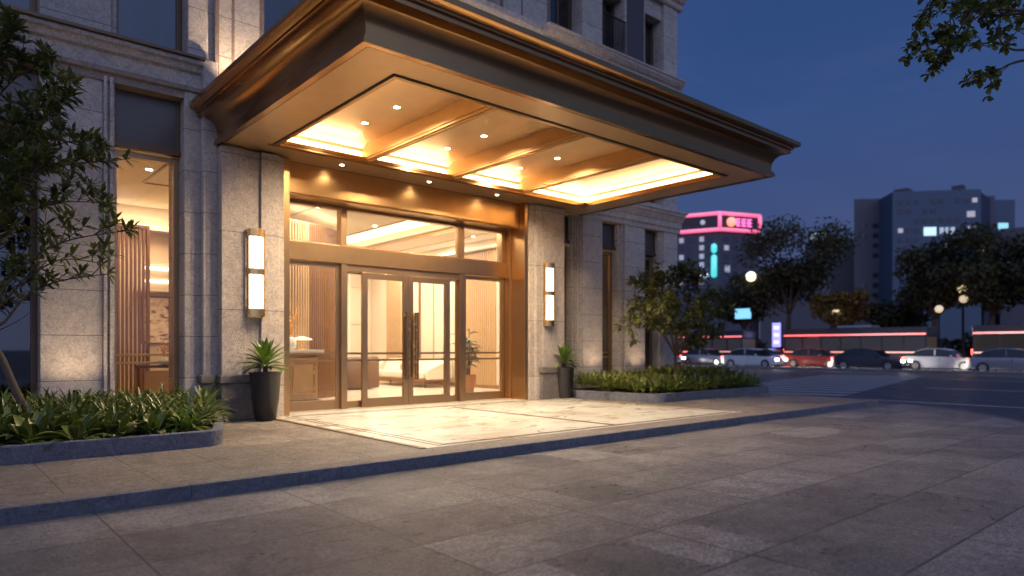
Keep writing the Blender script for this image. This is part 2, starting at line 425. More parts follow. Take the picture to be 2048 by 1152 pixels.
# drive forecourt: everything in front of the hotel
edge = [(-60,-60),(-4,-30),(3,-12),(8,-4),(12,.6),(14.2,2.2),(15.8,3.3),(17.3,4.35),(18.3,5.35),(19.0,6.4),(19.25,7.3),(19.3,8.4),(19.3,9.6),(19.25,30),(-60,30)]
struct('forecourt_paving', MB().prism(edge, -.026, 0.0), M['drive'])
eb = MB()
for a, c2 in zip(edge[3:13], edge[4:14]):
    A = Vector((*a,0)); B = Vector((*c2,0)); d = (B-A).normalized(); s_ = Vector((d.y,-d.x,0))*.12
    eb.add([A+Vector((0,0,.006)), B+Vector((0,0,.006)), B+s_+Vector((0,0,.006)), A+s_+Vector((0,0,.006)), A+s_-Vector((0,0,.03)), B+s_-Vector((0,0,.03))], [(0,1,2,3),(3,2,5,4)])
struct('forecourt_kerb', eb, M['kerb'])
# entrance platform
plat = [(-12,7.2),(5.0,7.2),(12.75,7.2),(18.0,7.2),(18.45,10.0),(18.85,11.5),(18.9,13.1),(-12,13.1)]
struct('entrance_platform', MB().prism(plat, 0.001, PZ), M['walk'])
kb = MB()
xs = [-12+1.55*i for i in range(20)]
for x0, x1 in zip(xs, xs[1:]):
    x1_ = min(x1, 18.2)
    if x0 < 18.2: kb.box(x0+.002, x1_-.002, 6.88, 6.955, -.01, PZ+.001)
struct('platform_kerb', kb, M['kerb'], bevel=.008)
struct('platform_border', MB().box(-12,18.02,6.956,7.2,.0,PZ+.001), M['walkb'])
kb2 = MB(); kb2.prism([(18.0,7.2),(18.2,6.9),(18.25,7.2),(18.75,10.1),(19.1,11.6),(19.1,13.1),(18.9,13.1),(18.85,11.5),(18.45,10.0)], -.01, PZ+.004)
struct('platform_end_kerb', kb2, M['kerb'])
# marble carpet and brass inlays
struct('marble_floor', MB().box(4.98,12.72,7.42,13.08,PZ,PZ+.004), M['marble'])
def strip(mb, x0,x1,y0,y1): mb.box(x0,x1,y0,y1,PZ+.002,PZ+.010)
s_ = MB(); strip(s_,4.89,4.975,7.42,12.25); strip(s_,8.84,8.93,7.62,12.2); strip(s_,12.66,12.70,7.5,11.9)
struct('brass_floor_inlay', s_, metal('inlay_brass', (.12,.065,.022), .5, metallic=.2))
s_ = MB()
for o_ in (.22,.34):
    strip(s_,5.0+o_,5.012+o_,7.42+o_*.5,12.6); strip(s_,12.7-o_,12.712-o_,7.42+o_*.5,12.6)
    strip(s_,5.0+o_,12.7-o_,7.4+o_*.5,7.412+o_*.5); strip(s_,5.0+o_,12.7-o_,12.8-o_,12.812-o_)
struct('thin_floor_inlay', s_, metal('inlay_thin', (.26,.17,.09), .5, metallic=.1))

# ------------------------------------------------------------------ hotel building
H = thing('hotel_building', 'beige stone hotel building with lit bronze entrance and glass doors', 'building', (8.45,13,0))
# piers
def ribs(mb, xe, sgn, z0, z1):
    mb.box(min(xe,xe+sgn*.045), max(xe,xe+sgn*.045), 12.945, 13.05, z0, z1)
    mb.box(min(xe+sgn*.085,xe+sgn*.125), max(xe+sgn*.085,xe+sgn*.125), 12.955, 13.05, z0, z1)
def pier(x0,x1,y,y1,z0,z1,name='stone_pier'):
    MB().box(x0,x1,y,y1,z0,z1).build(name, M['pier'], H, bevel=.012)
class PB:
    def box(s,*a): pier(*a)
W = PB()
left_p = [(-5.7,-4.6),(-3.6,-2.6),(-1.6,-.6),(1.43,2.29)]
for x0,x1 in left_p: W.box(x0,x1,13.0,14.0,PZ,6.0)
W.box(-.6,.35,13.0,14.0,PZ,6.0)
W.box(2.29,2.47,13.02,14.0,PZ,6.0)
right_p = [(13.9,14.73),(15.72,16.67),(17.62,18.33)]
for x0,x1 in right_p: W.box(x0,x1,13.0,14.0,PZ,5.1)
W.box(13.55,13.9,13.06,14.0,PZ,5.1); W.box(15.5,15.72,13.08,14.0,PZ,5.1)
W.box(17.45,17.62,13.08,14.0,PZ,5.1)
W.box(3.55,3.82,12.96,14.0,PZ,6.605)
W.box(3.82,4.07,12.80,14.0,PZ,6.605)
W.box(12.78,12.95,12.9,14.0,PZ,5.05)
class RB:
    def box(s,*a): MB().box(*a).build('wall_rib', M['stone'], H, bevel=.006)
W = RB()
for xe in (2.33,2.42): W.box(xe-.03,xe+.02,12.955,13.03,PZ+.02,5.96)
for xe in (13.62,13.72,13.83): W.box(xe-.02,xe+.02,13.0,13.07,PZ+.02,5.08)
for xe in (15.56,15.65): W.box(xe-.02,xe+.02,13.03,13.09,PZ+.02,5.08)
for xe in (17.5,17.58): W.box(xe-.02,xe+.02,13.03,13.09,PZ+.02,5.08)
# pilasters either side of the portal
def pilaster(segs, bx0, bx1):
    W = MB()
    for x0,x1,y in segs: W.box(x0,x1,y,13.9,PZ,5.085)
    W.build('pilaster', M['pil'], H, bevel=.012)
    B = MB(); B.box(bx0,bx1,12.52,13.0,PZ,.80); B.box(bx0-.03,bx1+.03,12.485,13.0,.803,.95)
    B.build('pilaster_base', M['base'], H, bevel=.018)
pilaster([(4.07,4.50,12.60),(4.50,4.78,12.66),(4.78,5.13,12.60),(5.13,5.26,12.70)], 4.04, 4.98)
pilaster([(11.62,11.78,12.70),(11.78,12.0,12.62),(12.0,12.36,12.60),(12.36,12.78,12.60)], 11.9, 12.82)
B = MB(); B.box(3.78,4.0,12.72,13.0,PZ,.80); B.box(3.75,4.0,12.69,13.0,.803,.95); B.build('pilaster_base', M['base'], H, bevel=.018)
# windows ---------------------------------------------------------------
def window(x0,x1,z0,z1,y=13.32,fw=.09,gl='glass',fm='frame',bars=(),curtain=False,split=None,depth=.12):
    f = MB()
    f.box(x0,x0+fw,y,y+depth,z0,z1); f.box(x1-fw,x1,y,y+depth,z0,z1)
    f.box(x0+fw,x1-fw,y+.002,y+depth-.002,z0,z0+fw); f.box(x0+fw,x1-fw,y+.002,y+depth-.002,z1-fw,z1)
    for bz in bars: f.box(x0+fw,x1-fw,y+.03,y+.07,bz,bz+.035)
    if split: f.box(split-.03,split+.03,y+.004,y+depth-.004,z0+fw,z1-fw)
    o = f.build('window', M[fm], H, bevel=.004)
    MB().box(x0+fw-.01,x1-fw+.01,y+.045,y+.053,z0+fw-.01,z1-fw+.01).build('pane', M[gl], o)
    if curtain:
        cm = MB(); xa = x0+fw; k = 40; pts = []
        for side in ((x0+.05,x0+.05+(x1-x0)*.3),(x1-.05-(x1-x0)*.24,x1-.05)):
            vs=[]; 
            for i in range(k+1):
                x = side[0]+(side[1]-side[0])*i/k; yy = y+.28+.03*math.sin(i*1.05)+.012*math.sin(i*2.7)
                vs += [(x,yy,z0),(x,yy,z1)]
            cm.add(vs, [(2*i,2*i+2,2*i+3,2*i+1) for i in range(k)])
        cm.build('curtain', M['curtain'], o, smooth=True)
    return o
def spandrel(x0,x1,z0,z1,y=13.22):
    f = MB(); f.box(x0,x1,y+.03,y+.2,z0,z1); o = f.build('spandrel_panel', M['panelg'], H)
    g = MB(); fw=.055
    g.box(x0,x0+fw,y,y+.06,z0,z1); g.box(x1-fw,x1,y,y+.06,z0,z1); g.box(x0+fw,x1-fw,y,y+.06,z0,z0+fw); g.box(x0+fw,x1-fw,y,y+.06,z1-fw,z1)
    g.box(x0,x1,y-.05,y+.1,z0-.09,z0-.002)
    g.build('panel_frame', M['darkb'], o, bevel=.005)
# ground-floor windows
window(2.47,3.55,.55,4.86,bars=(1.16,1.30),fm='frame')
spandrel(2.47,3.55,4.98,5.98)
window(.35,1.43,.55,4.86,gl='glassd',fm='darkb'); spandrel(.35,1.43,4.98,5.98)
window(-2.6,-1.6,.55,4.86,gl='glassd',fm='darkb'); spandrel(-2.6,-1.6,4.98,5.98)
window(-4.6,-3.6,.55,4.86,gl='glassd',fm='darkb'); spandrel(-4.6,-3.6,4.98,5.98)
window(12.95,13.55,.5,4.3,bars=(1.16,1.30)); spandrel(12.95,13.55,4.42,5.08)
window(14.73,15.5,.5,4.3,bars=(1.16,1.30)); spandrel(14.73,15.5,4.42,5.08)
window(16.67,17.45,.5,4.3,gl='glassd'); spandrel(16.67,17.45,4.42,5.08)
class AB:
    def box(s,*a): MB().box(*a).build('window_apron', M['stone'], H, bevel=.008)
W = AB()
for x0,x1 in ((2.47,3.55),(.35,1.43),(-2.6,-1.6),(-4.6,-3.6)): W.box(x0,x1,13.15,14.0,PZ,.548)
for x0,x1 in ((12.95,13.55),(14.73,15.5),(16.67,17.45)): W.box(x0,x1,13.15,14.0,PZ,.498)
# cornices: profile (y outset, z)
def cornice(x0,x1,prof,name,mat,bev=.006):
    pr = [(13.4,prof[0][1])] + [(13.0-a,z) for a,z in prof] + [(13.4,prof[-1][1])]
    MB().extr_x(pr, x0, x1).build(name, M[mat], H, bevel=bev)
Lz = 6.0
cornice(-6,3.83,[(.03,Lz-.12),(.03,Lz+.0),(.09,Lz+.02),(.09,Lz+.10)],'moulding','mould')
cornice(-6,3.83,[(.05,Lz+.10),(.05,Lz+.34),(.12,Lz+.37),(.16,Lz+.46),(.22,Lz+.48),(.22,Lz+.55)],'cornice','stone')
cornice(-6,3.84,[(.26,Lz+.553),(.28,Lz+.56),(.28,Lz+.61)],'cornice_flashing','darkb')
cornice(12.9,18.42,[(.04,5.1),(.04,5.22),(.10,5.25),(.10,5.40),(.14,5.44),(.22,5.58),(.26,5.6),(.26,5.68)],'cornice','stone')
cornice(12.9,18.50,[(.30,5.683),(.30,5.75)],'cornice','stone')
# upper storeys
up = [(-6,-4.6),(-3.6,-2.6),(-1.6,-.6),(1.43,2.42),(3.62,3.95),(4.07,4.97),(6.25,7.2),(8.3,9.4),(10.9,12.6),(13.9,14.73),(15.72,16.67),(17.62,18.33)]
W = PB()
for x0,x1 in up:
    zb = 6.61 if x1 < 4.0 else (5.2 if x1 < 12.85 else 5.752)
    W.box(x0,x1,13.0,14.4,zb,12.25)
W.box(-.6,.35,13.0,14.4,6.61,12.25)
W.box(2.42,2.50,13.03,14.4,6.61,12.25); W.box(3.95,4.065,13.05,14.4,6.61,12.25)
ws = [(-4.6,-3.6),(-2.6,-1.6),(.35,1.43),(2.50,3.62),(4.97,6.25),(7.2,8.3),(9.4,10.9),(12.6,13.9),(14.73,15.72),(16.67,17.62)]
for x0,x1 in ws: W.box(x0,x1,13.1,14.4,9.42,9.96)
for x0,x1 in ws: W.box(x0,x1,13.1,14.4,11.74,12.25)
for x0,x1 in ws:
    if x0 > 4 and x0 < 12: W.box(x0,x1,13.1,14.4,5.2,6.66)
    elif x0 > 12: W.box(x0,x1,13.1,14.4,5.752,5.95)
W = MB()
for x0,x1 in ((4.07,4.97),(6.25,7.2),(8.3,9.4),(10.9,12.6)):
    W.box((x0+x1)/2-.14,(x0+x1)/2-.09,12.99,13.01,5.3,12.2)
    W.box(x0+.0,x0+.07,12.95,13.0,5.3,12.2); W.box(x1-.07,x1,12.95,13.0,5.3,12.2)
W.build('pier_inlay', M['mould'], H)
for i,(x0,x1) in enumerate(ws):
    z0 = 6.66 if x1 < 12.5 else 5.95
    window(x0,x1,z0,9.42,y=13.36,gl='glassd',fm='darkb',curtain=x0 in (2.50,4.97,9.4),split=(x0+x1)/2 if x0>12 else None)
    window(x0,x1,9.96,11.74,y=13.42,gl='glassd',fm='darkb',curtain=x0 in (9.4,16.67,7.2),split=x0+(x1-x0)*.58 if x0>12 else None)
W = MB(); W.box(15.80,16.60,12.985,13.0,9.97,12.2); W.build('grey_panel', M['panelg'], H)
cornice(12.4,18.45,[(.03,9.55),(.06,9.62),(.06,9.70),(.12,9.74),(.2,9.84),(.2,9.90),(.24,9.92),(.24,9.97)],'cornice','stone')
cornice(-6,12.4,[(.03,9.6),(.1,9.75),(.1,9.9)],'cornice','stone')
cornice(-6,18.50,[(.04,12.25),(.08,12.30),(.08,12.42),(.16,12.46),(.26,12.6),(.30,12.62),(.30,12.72)],'cornice','stone')
cornice(-6,18.56,[(.36,12.723),(.36,12.86)],'cornice','stone')
# right return wall (side of the building) and roof, cores
W = MB(); W.box(18.05,18.33,14.4,26,PZ,12.25); W.box(18.05,18.33,14.0,14.4,PZ,5.75)
W.box(18.33,18.5,13.4,26,5.3,5.7); W.box(18.33,18.5,13.4,26,12.3,12.8); W.box(-6,-5.7,14.4,26,PZ,12.25); W.box(-5.7,18.05,25.7,26,PZ,12.25)
W.build('side_wall', M['stone'], H)
MB().box(-5.7,18.05,14.4,25.7,12.3,12.6).build('roof', M['stone'], H)
MB().box(-5.7,18.05,14.9,25.6,5.25,12.2).build('dark_core_block', M['dark'], H)  # solid block; the dark behind the upper windows is its colour
# railing of the balcony window
rl = MB(); rl.box(14.75,15.70,12.93,12.96,11.0,11.04); rl.box(14.75,15.70,12.93,12.96,10.02,10.05)
for i in range(13): x = 14.77+i*.075; rl.box(x,x+.018,12.935,12.953,10.05,11.0)
rl.build('balcony_railing', M['rail'], H)

# ------------------------------------------------------------------ canopy (part of the building)
CX0,CX1,CY0 = 4.0,13.8,7.3
CZ = 5.1
prof = [(-.10,CZ-.0),(0,CZ+.0),(0,CZ+.05),(-.015,CZ+.055),(-.015,CZ+.10),(-.055,CZ+.115),(-.055,CZ+.19)]
for i in range(9):
    a = i/8*math.pi/2
    prof.append((-.055+.27*(1-math.cos(a)), CZ+.19+.30*math.sin(a)))
prof += [(.235,CZ+.49),(.235,CZ+.56),(.275,CZ+.565),(.275,CZ+.60),(.34,CZ+.62),(.38,CZ+.64),(.38,CZ+.72),(-.2,CZ+.74)]
fm = MB(); vs=[]
def ring(o_): return [(CX0-o_,13.02),(CX0-o_,CY0-o_),(CX1+o_,CY0-o_),(CX1+o_,13.02)]
for o_,z in prof: vs += [(x,y,z) for x,y in ring(o_)]
fs = []
for j in range(len(prof)-1):
    for k in range(3):
        a=j*4+k; fs.append((a,a+1,a+5,a+4))
fm.add(vs,fs)
CAN = fm.build('canopy', M['fascia'], H, smooth=True, angle=28)
top = MB().box(CX0-.1,CX1+.1,CY0-.1,13.0,CZ+.66,CZ+.72).build('canopy_roof', M['fascia'], CAN)
def ringmesh(mb, o4, i4, z0, z1):
    """flat frame between rectangle o4 and i4 (x0,x1,y0,y1), thickness z0..z1"""
    def rc(r): return [(r[0],r[2]),(r[1],r[2]),(r[1],r[3]),(r[0],r[3])]
    O=rc(o4); I=rc(i4); vs=[(x,y,z0) for x,y in O]+[(x,y,z0) for x,y in I]+[(x,y,z1) for x,y in O]+[(x,y,z1) for x,y in I]
    fs=[]
    for k in range(4):
        l=(k+1)%4; fs += [(k,l,l+4,k+4),(k+8,k+12,l+12,l+8),(k,k+8,l+8,l),(k+4,l+4,l+12,k+12)]
    return mb.add(vs,fs)
OX0,OX1,OY0,OY1 = 4.82,12.95,7.95,12.05
sf = MB(); ringmesh(sf,(CX0+.09,CX1-.09,CY0+.09,13.0),(OX0,OX1,OY0,OY1),CZ+.012,CZ+.10)
sf.build('soffit', M['bronze'], CAN)
sg = MB(); ringmesh(sg,(CX0+.075,CX1-.075,CY0+.075,12.99),(CX0+.115,CX1-.115,CY0+.115,12.95),CZ+.004,CZ+.02)
ringmesh(sg,(OX0-.035,OX1+.035,OY0-.035,OY1+.035),(OX0-.005,OX1+.005,OY0-.005,OY1+.005),CZ+.004,CZ+.05)
sg.build('groove_shade_strip', M['groove'], CAN)  # dark strips on the soffit; recess shade put into their colour
sm_ = MB(); ringmesh(sm_,(OX0-.005,OX1+.005,OY0-.005,OY1+.005),(OX0+.06,OX1-.06,OY0+.06,OY1-.06),CZ-.012,CZ+.06)
ringmesh(sm_,(OX0-.10,OX1+.10,OY1+.04,OY1+.10),(OX0-.09,OX1+.09,OY1+.05,OY1+.09),CZ-.004,CZ+.02)
ringmesh(sm_,(OX0+.06,OX1-.06,OY0+.06,OY1-.06),(OX0+.085,OX1-.085,OY0+.085,OY1-.085),CZ+.03,CZ+.085)
sm_.build('coffer_frame', M['portal'], CAN)
# coffer interior
bx = [6.68,8.75,10.82]
EX0,EX1,EY0,EY1 = OX0-.10,OX1+.10,OY0-.10,OY1+.10     # outer recess wall
CT = 5.46
rw = MB()
ringmesh(rw,(EX0-.05,EX1+.05,EY0-.05,EY1+.05),(EX0,EX1,EY0,EY1),CZ+.101,CT+.02)
rw.build('coffer_wall', M['cream'], CAN)
MB().box(EX0-.05,EX1+.05,EY0-.05,EY1+.05,CT+.021,CT+.06).build('coffer_top', M['champ'], CAN)
cells = list(zip([EX0]+[x+.07 for x in bx],[x-.07 for x in bx]+[EX1]))
for x0,x1 in cells:
    y0,y1 = EY0,EY1; first = x0 == EX0; last = x1 == EX1
    za,a,c2 = CZ+.21,.05,.22
    st = MB(); st.box(x0,x1,y1-a,y1,za,CT+.018); cvm = MB()
    xl = x0+(c2 if first else 0); xr = x1-(c2 if last else 0)
    cvm.add([(x0+(a if first else 0),y1-a,za+.07),(x1-(a if last else 0),y1-a,za+.07),(xr,y1-c2,CT),(xl,y1-c2,CT)],[(0,1,2,3)])
    if first:
        st.box(x0,x0+a,y0,y1-a-.001,za,CT+.018); cvm.add([(x0+a,y0,za+.07),(x0+a,y1-a,za+.07),(xl,y1-c2,CT),(xl,y0,CT)],[(0,1,2,3)])
    if last:
        st.box(x1-a,x1,y0,y1-a-.001,za,CT+.018); cvm.add([(x1-a,y0,za+.07),(x1-a,y1-a,za+.07),(xr,y1-c2,CT),(xr,y0,CT)],[(0,1,2,3)])
    st.build('coffer_step', M['cream'], CAN); cvm.build('coffer_cove', M['cream'], CAN)
    MB().box(xl-(.0 if first else 0),xr,y0,y1-c2+.01,CT-.004,CT+.018).build('coffer_ceiling', M['champ'], CAN)
for x in bx:
    bm_ = MB(); bm_.box(x-.07,x+.07,OY0+.061,OY1-.061,CZ+.03,CT+.02); bm_.box(x-.07,x+.07,EY0,OY0+.061,CZ+.10,CT+.02); bm_.box(x-.07,x+.07,OY1-.061,EY1,CZ+.10,CT+.02)
    bm_.box(x-.035,x+.035,OY0+.06,OY1-.06,CZ+.008,CZ+.03)
    bm_.box(x-.09,x-.071,OY0+.086,OY1-.086,CZ+.07,CZ+.10); bm_.box(x+.071,x+.09,OY0+.086,OY1-.086,CZ+.07,CZ+.10)
    bm_.build('canopy_beam', M['beam'], CAN, bevel=.006)
# light strips lying on the lip, shining up the recess wall
ls = MB()
for x0,x1 in cells:
    ls.box(x0+.02,x1-.02,EY1-.07,EY1-.02,CZ+.103,CZ+.13)
ls.box(EX1-.07,EX1-.02,EY0+.1,EY1-.1,CZ+.103,CZ+.13)
ls.box(EX0+.02,EX0+.07,EY0+.1,EY1-.1,CZ+.103,CZ+.13)
ls.build('light_strip', M['warm'], CAN)
def area_up(x0,x1,y0,y1,p):
    lamp('AREA','strip_lamp',((x0+x1)/2,(y0+y1)/2,CZ+.135),p,size=abs(x1-x0),sizey=abs(y1-y0),rot=(R(180),0,0),colr=(1,.76,.46),parent=CAN)
for x0,x1 in cells: area_up(x0+.02,x1-.02,EY1-.07,EY1-.02,20)
area_up(EX1-.07,EX1-.02,EY0+.1,EY1-.1,34)
area_up(EX0+.02,EX0+.07,EY0+.1,EY1-.1,34)

# downlights
def downlight(x,y,z,label,r=.055,power=60,spot=154):
    t = thing('downlight', label, 'ceiling light', (x,y,z), 0, 'recessed downlights of the entrance canopy')
    MB().lathe([(r*1.02,z-.004),(r*1.35,z-.006),(r*1.4,z),(r*1.02,z+.0)],(x,y),24,caps=False).build('trim', M['brass'], t, smooth=True)
    MB().lathe([(r,z-.002),(r,z+.003)],(x,y),24).build('lens', M['down'], t)
    lamp('SPOT','bulb',(x,y,z-.02),power,(1,.79,.54),.04,spot=spot,blend=.7,parent=t)
names = [((5.75,9.3),'front downlight in the first coffer nearest the left canopy corner'),((5.75,10.5),'rear downlight in the first coffer nearest the left canopy corner')]
dl = [(814,220,'larger downlight in the leftmost ceiling coffer, nearest the front edge'),(750,251,'rear downlight in the leftmost ceiling coffer'),
      (1002,281,'front downlight in the second ceiling coffer from the left'),(928,305,'rear downlight in the second ceiling coffer from the left'),
      (1155,327,'front downlight in the third ceiling coffer from the left'),(1076,345,'rear downlight in the third ceiling coffer from the left')]
for k_,(u,v,lb) in enumerate(dl):
    d = ray(u,v); t_ = (CT-.006-CAMZ)/d.z; downlight(d.x*t_-(.2,.2,.42,.42,.62,.56)[k_], d.y*t_, CT-.006, lb, power=600)
for u,v,lb in ((680,332,'small soffit downlight above the left end of the bronze header'),(848,367,'small soffit downlight above the middle of the bronze header'),(978,394,'small soffit downlight above the right end of the bronze header')):
    d = ray(u,v); t_ = (CZ+.010-CAMZ)/d.z; downlight(d.x*t_, min(d.y*t_,12.55), CZ+.010, lb, r=.042, power=42, spot=150)

# ------------------------------------------------------------------ portal
P_ = MB(); P_.box(5.262,5.39,12.74,13.7,PZ,5.10); P_.build('portal_jamb', M['portal'], H, bevel=.01)
P_ = MB(); P_.box(11.5,11.618,12.74,13.7,PZ,5.10); P_.box(11.44,11.5,13.25,13.66,PZ,5.0); P_.build('portal_jamb', M['portal'], H, bevel=.01)
P_ = MB(); P_.box(5.392,11.498,12.95,13.6,4.50,5.108); P_.box(5.392,11.498,12.97,13.6,4.47,4.499); P_.build('portal_header', M['portal'], H, bevel=.012)
Y=13.5
P_ = MB(); P_.box(5.392,11.438,13.36,13.64,3.25,3.63); P_.build('transom_beam', M['portal'], H, bevel=.01)
P_ = MB()
for x0,x1 in ((5.392,5.50),(6.80,6.94),(9.96,10.10),(11.30,11.438)): P_.box(x0,x1,13.40,13.60,3.632,4.468)
for x0,x1 in ((5.50,6.80),(6.94,9.96),(10.10,11.30)):
    P_.box(x0,x1,13.43,13.57,3.632,3.66); P_.box(x0,x1,13.42,13.58,4.41,4.468)
tw = P_.build('transom_window', M['frame'], H, bevel=.004)
g = MB()
for x0,x1 in ((5.50,6.80),(6.94,9.96),(10.10,11.30)): g.box(x0-.005,x1+.005,13.49,13.498,3.655,4.415)
g.build('pane', M['glass'], tw)
P_ = MB()
for x0,x1 in ((6.80,6.94),(9.96,10.10)): P_.box(x0,x1,13.38,13.62,PZ,3.249)
P_.box(6.94,9.96,13.42,13.6,3.10,3.249)
P_.build('mullions', M['frame'], H, bevel=.006)
def leafdoor(name,x0,x1,y,fw=.11,fb=.24,z1=3.10,thick=.06,z0=PZ+.008, hx=None):
    f = MB(); f.box(x0,x0+fw,y,y+thick,z0,z1); f.box(x1-fw,x1,y,y+thick,z0,z1); f.box(x0+fw,x1-fw,y+.001,y+thick-.001,z0,z0+fb); f.box(x0+fw,x1-fw,y+.001,y+thick-.001,z1-fw,z1)
    o = f.build(name, M['frame'], H, bevel=.005)
    MB().box(x0+fw-.004,x1-fw+.004,y+.026,y+.034,z0+fb-.004,z1-fw+.004).build('pane', M['glass'], o)
    b_ = MB()
    for z in (1.15,1.30): b_.box(x0+fw,x1-fw,y+.012,y+.05,z,z+.045)
    b_.build('push_rail', M['frame'], o)
    if hx:
        h = MB(); h.box(hx-.048,hx+.048,y-.16,y-.10,.72,2.26)
        hh = h.build('handle', M['darkb'], o, bevel=.012)
        h = MB()
        for z in (.78,2.18): h.tube([(hx,y-.11,z),(hx,y+.0,z)], .026, 10)
        e = .028 if name=='door' and hx < 8.48 else -.028
        h.box(hx+e-.012,hx+e+.012,y-.168,y-.161,.74,2.24)
        h.tube([(hx+e*2.2,y-.12,.76),(hx+e*2.2,y-.12,2.22)], .016, 10)
        h.build('handle_mount', M['brass'], o, smooth=True, angle=40)
    return o
leafdoor('sidelight',5.45,6.80,13.46,fw=.09,fb=.2,z1=3.24)
leafdoor('sidelight',10.10,11.43,13.46,fw=.09,fb=.2,z1=3.24)
leafdoor('sidelight',6.94,7.42,13.50,fw=.03,fb=.15,z1=3.09)
leafdoor('sidelight',9.58,9.96,13.50,fw=.03,fb=.15,z1=3.09)
leafdoor('door',7.30,8.477,13.39,fw=.135,fb=.2,hx=8.38)
leafdoor('door',8.483,9.66,13.39,fw=.135,fb=.2,hx=8.62)

# ------------------------------------------------------------------ wall sconces
def sconce(x,label):
    z0,z1 = 2.0,3.62; y=12.60; r=.15
    t = thing('wall_lamp', label, 'wall lamp', (x,y,z0), 0, 'tall half-round wall lamps beside the entrance')
    def half(mb, rad, a, b_, n=14, yoff=0):
        pts = [(x+rad*math.cos(math.pi+math.pi*k/n), y-.07+rad*.62*math.sin(math.pi+math.pi*k/n)) for k in range(n+1)]
        pts += [(x+rad,y-.001),(x-rad,y-.001)]
        mb.prism(pts,a,b_); return mb
    mid = (z0+z1)/2+.03
    for a,b_,nm in ((z0,z0+.16,'end_cap'),(z1-.14,z1,'end_cap'),(mid-.055,mid+.055,'centre_band')):
        o_ = half(MB(), r+.012, a, b_).build(nm, M['brass'], t, bevel=.004)
    d1 = MB(); half(d1, r-.022, z0+.161, mid-.056); half(d1, r-.022, mid+.056, z1-.141); d1.build('diffuser', M['sconce'], t, smooth=True, angle=50)
    bars = MB()
    for sx_ in (-1,1): bars.box(x+sx_*(r-.004)-.01,x+sx_*(r-.004)+.01,y-.09,y-.002,z0+.16,z1-.14)
    for k in (.3,.5,.7):
        a = math.pi+math.pi*k; px,py = x+(r-.006)*math.cos(a), y-.07+(r-.006)*.62*math.sin(a)
        bars.box(px-.007,px+.007,py-.006,py+.006,z0+.16,z1-.14)
    bars.build('side_bars', M['brass'], t)
sconce(4.66,'left brass wall lamp with two glowing glass tubes on the stone pilaster')
sconce(12.16,'right brass wall lamp with two glowing glass tubes, smaller in view')

# ------------------------------------------------------------------ lobby interior
IC = 5.0
struct('lobby_floor', MB().box(1.95,18.0,13.1,25.6,PZ-.05,PZ+.002), M['ifloor'])
MB().box(2.0,5.6,13.66,19.0,IC,IC+.1).build('lobby_ceiling', M['iceil'], H)
c_ = MB()
c_.box(5.6,10.3,13.66,25.6,IC,IC+.1); c_.box(11.7,14.2,13.66,25.6,IC,IC+.1); c_.box(10.3,11.7,13.66,16.2,IC,IC+.1); c_.box(10.3,11.7,22.5,25.6,IC,IC+.1)
LC = c_.build('lobby_ceiling', M['iceil'], H)
cv = MB(); cv.box(10.2,10.3,16.1,22.6,IC+.1,IC+.4); cv.box(11.7,11.8,16.1,22.6,IC+.1,IC+.4); cv.box(10.3,11.7,16.1,16.2,IC+.1,IC+.4); cv.box(10.3,11.7,22.5,22.6,IC+.1,IC+.4); cv.box(10.2,11.8,16.1,22.6,IC+.4,IC+.45)
cv.build('ceiling_recess', M['cream'], LC)
MB().box(10.34,11.66,16.25,22.4,IC+.20,IC+.23).build('light_panel', M['ipanel'], LC)
tr = MB(); tr.box(11.78,11.98,13.9,25.5,IC-.05,IC-.001); tr.box(10.16,10.2,13.9,25.5,IC-.02,IC-.001); tr.box(13.2,13.24,13.9,25.5,IC-.015,IC-.001); tr.box(7.5,7.53,13.9,25.5,IC-.01,IC-.001)
tr.build('ceiling_trim', M['woodl'], LC)
iw = MB()
iw.box(14.0,14.2,13.7,25.6,PZ,IC); iw.box(5.6,14.0,25.0,25.2,PZ,IC); iw.box(2.0,5.6,19.0,19.2,PZ,IC); iw.box(5.45,5.6,14.2,19.0,PZ,IC); iw.box(1.8,2.0,14.0,19.2,PZ,IC); iw.box(5.6,5.75,19.2,25.0,PZ,IC)
iw.box(14.2,18.05,17.0,17.2,PZ,IC); iw.box(16.4,16.55,13.9,17.0,PZ,IC)
iw.box(2.0,14.2,13.66,14.2,IC+.101,6.0)
LW = iw.build('lobby_wall', M['iwall'], H)
c_ = MB(); c_.box(14.2,18.05,14.0,17.2,IC,IC+.1); c_.build('side_room_ceiling', M['iceil'], H)
struct_dark = MB().box(-5.7,1.7,14.5,19,PZ,5.0).build('dark_room_block', M['dark'], H)  # solid block coloured dark in place of an unlit interior
# right wall treatment: fluted panels, joints, skirting
fl = MB()
def flutes_y(x, y0, y1, step, w_, d_, z0=PZ+.1, z1=IC-.35):
    k = int((y1-y0)/step)
    for i in range(k): fl.box(x-d_, x-.001, y0+i*step, y0+i*step+w_, z0, z1)
flutes_y(14.0,16.9,18.6,.11,.06,.05); flutes_y(14.0,22.6,23.8,.11,.06,.05)
fl.build('fluted_panel', M['woodl'], LW)
fl = MB()
for y in (18.62,19.5,20.4,21.3,22.2): fl.box(13.985,13.999,y,y+.03,PZ,IC-.35)
for y in (19.45,21.25): fl.box(13.97,13.999,y,y+.02,PZ,IC-.35); fl.box(13.97,13.999,y+.1,y+.12,PZ,IC-.35)
fl.box(13.96,13.999,14.3,25.0,PZ,PZ+.12); fl.box(12.0,13.9,24.975,24.999,2.4,2.41); fl.box(12.0,13.9,24.975,24.999,3.9,3.91)
fl.build('wall_trim', M['wood'], LW)
co_ = MB(); co_.box(13.75,13.99,14.3,24.9,IC-.34,IC-.28); co_.box(6.0,13.7,24.75,24.98,IC-.34,IC-.28); co_.build('cove_ledge', M['iceil'], LW)
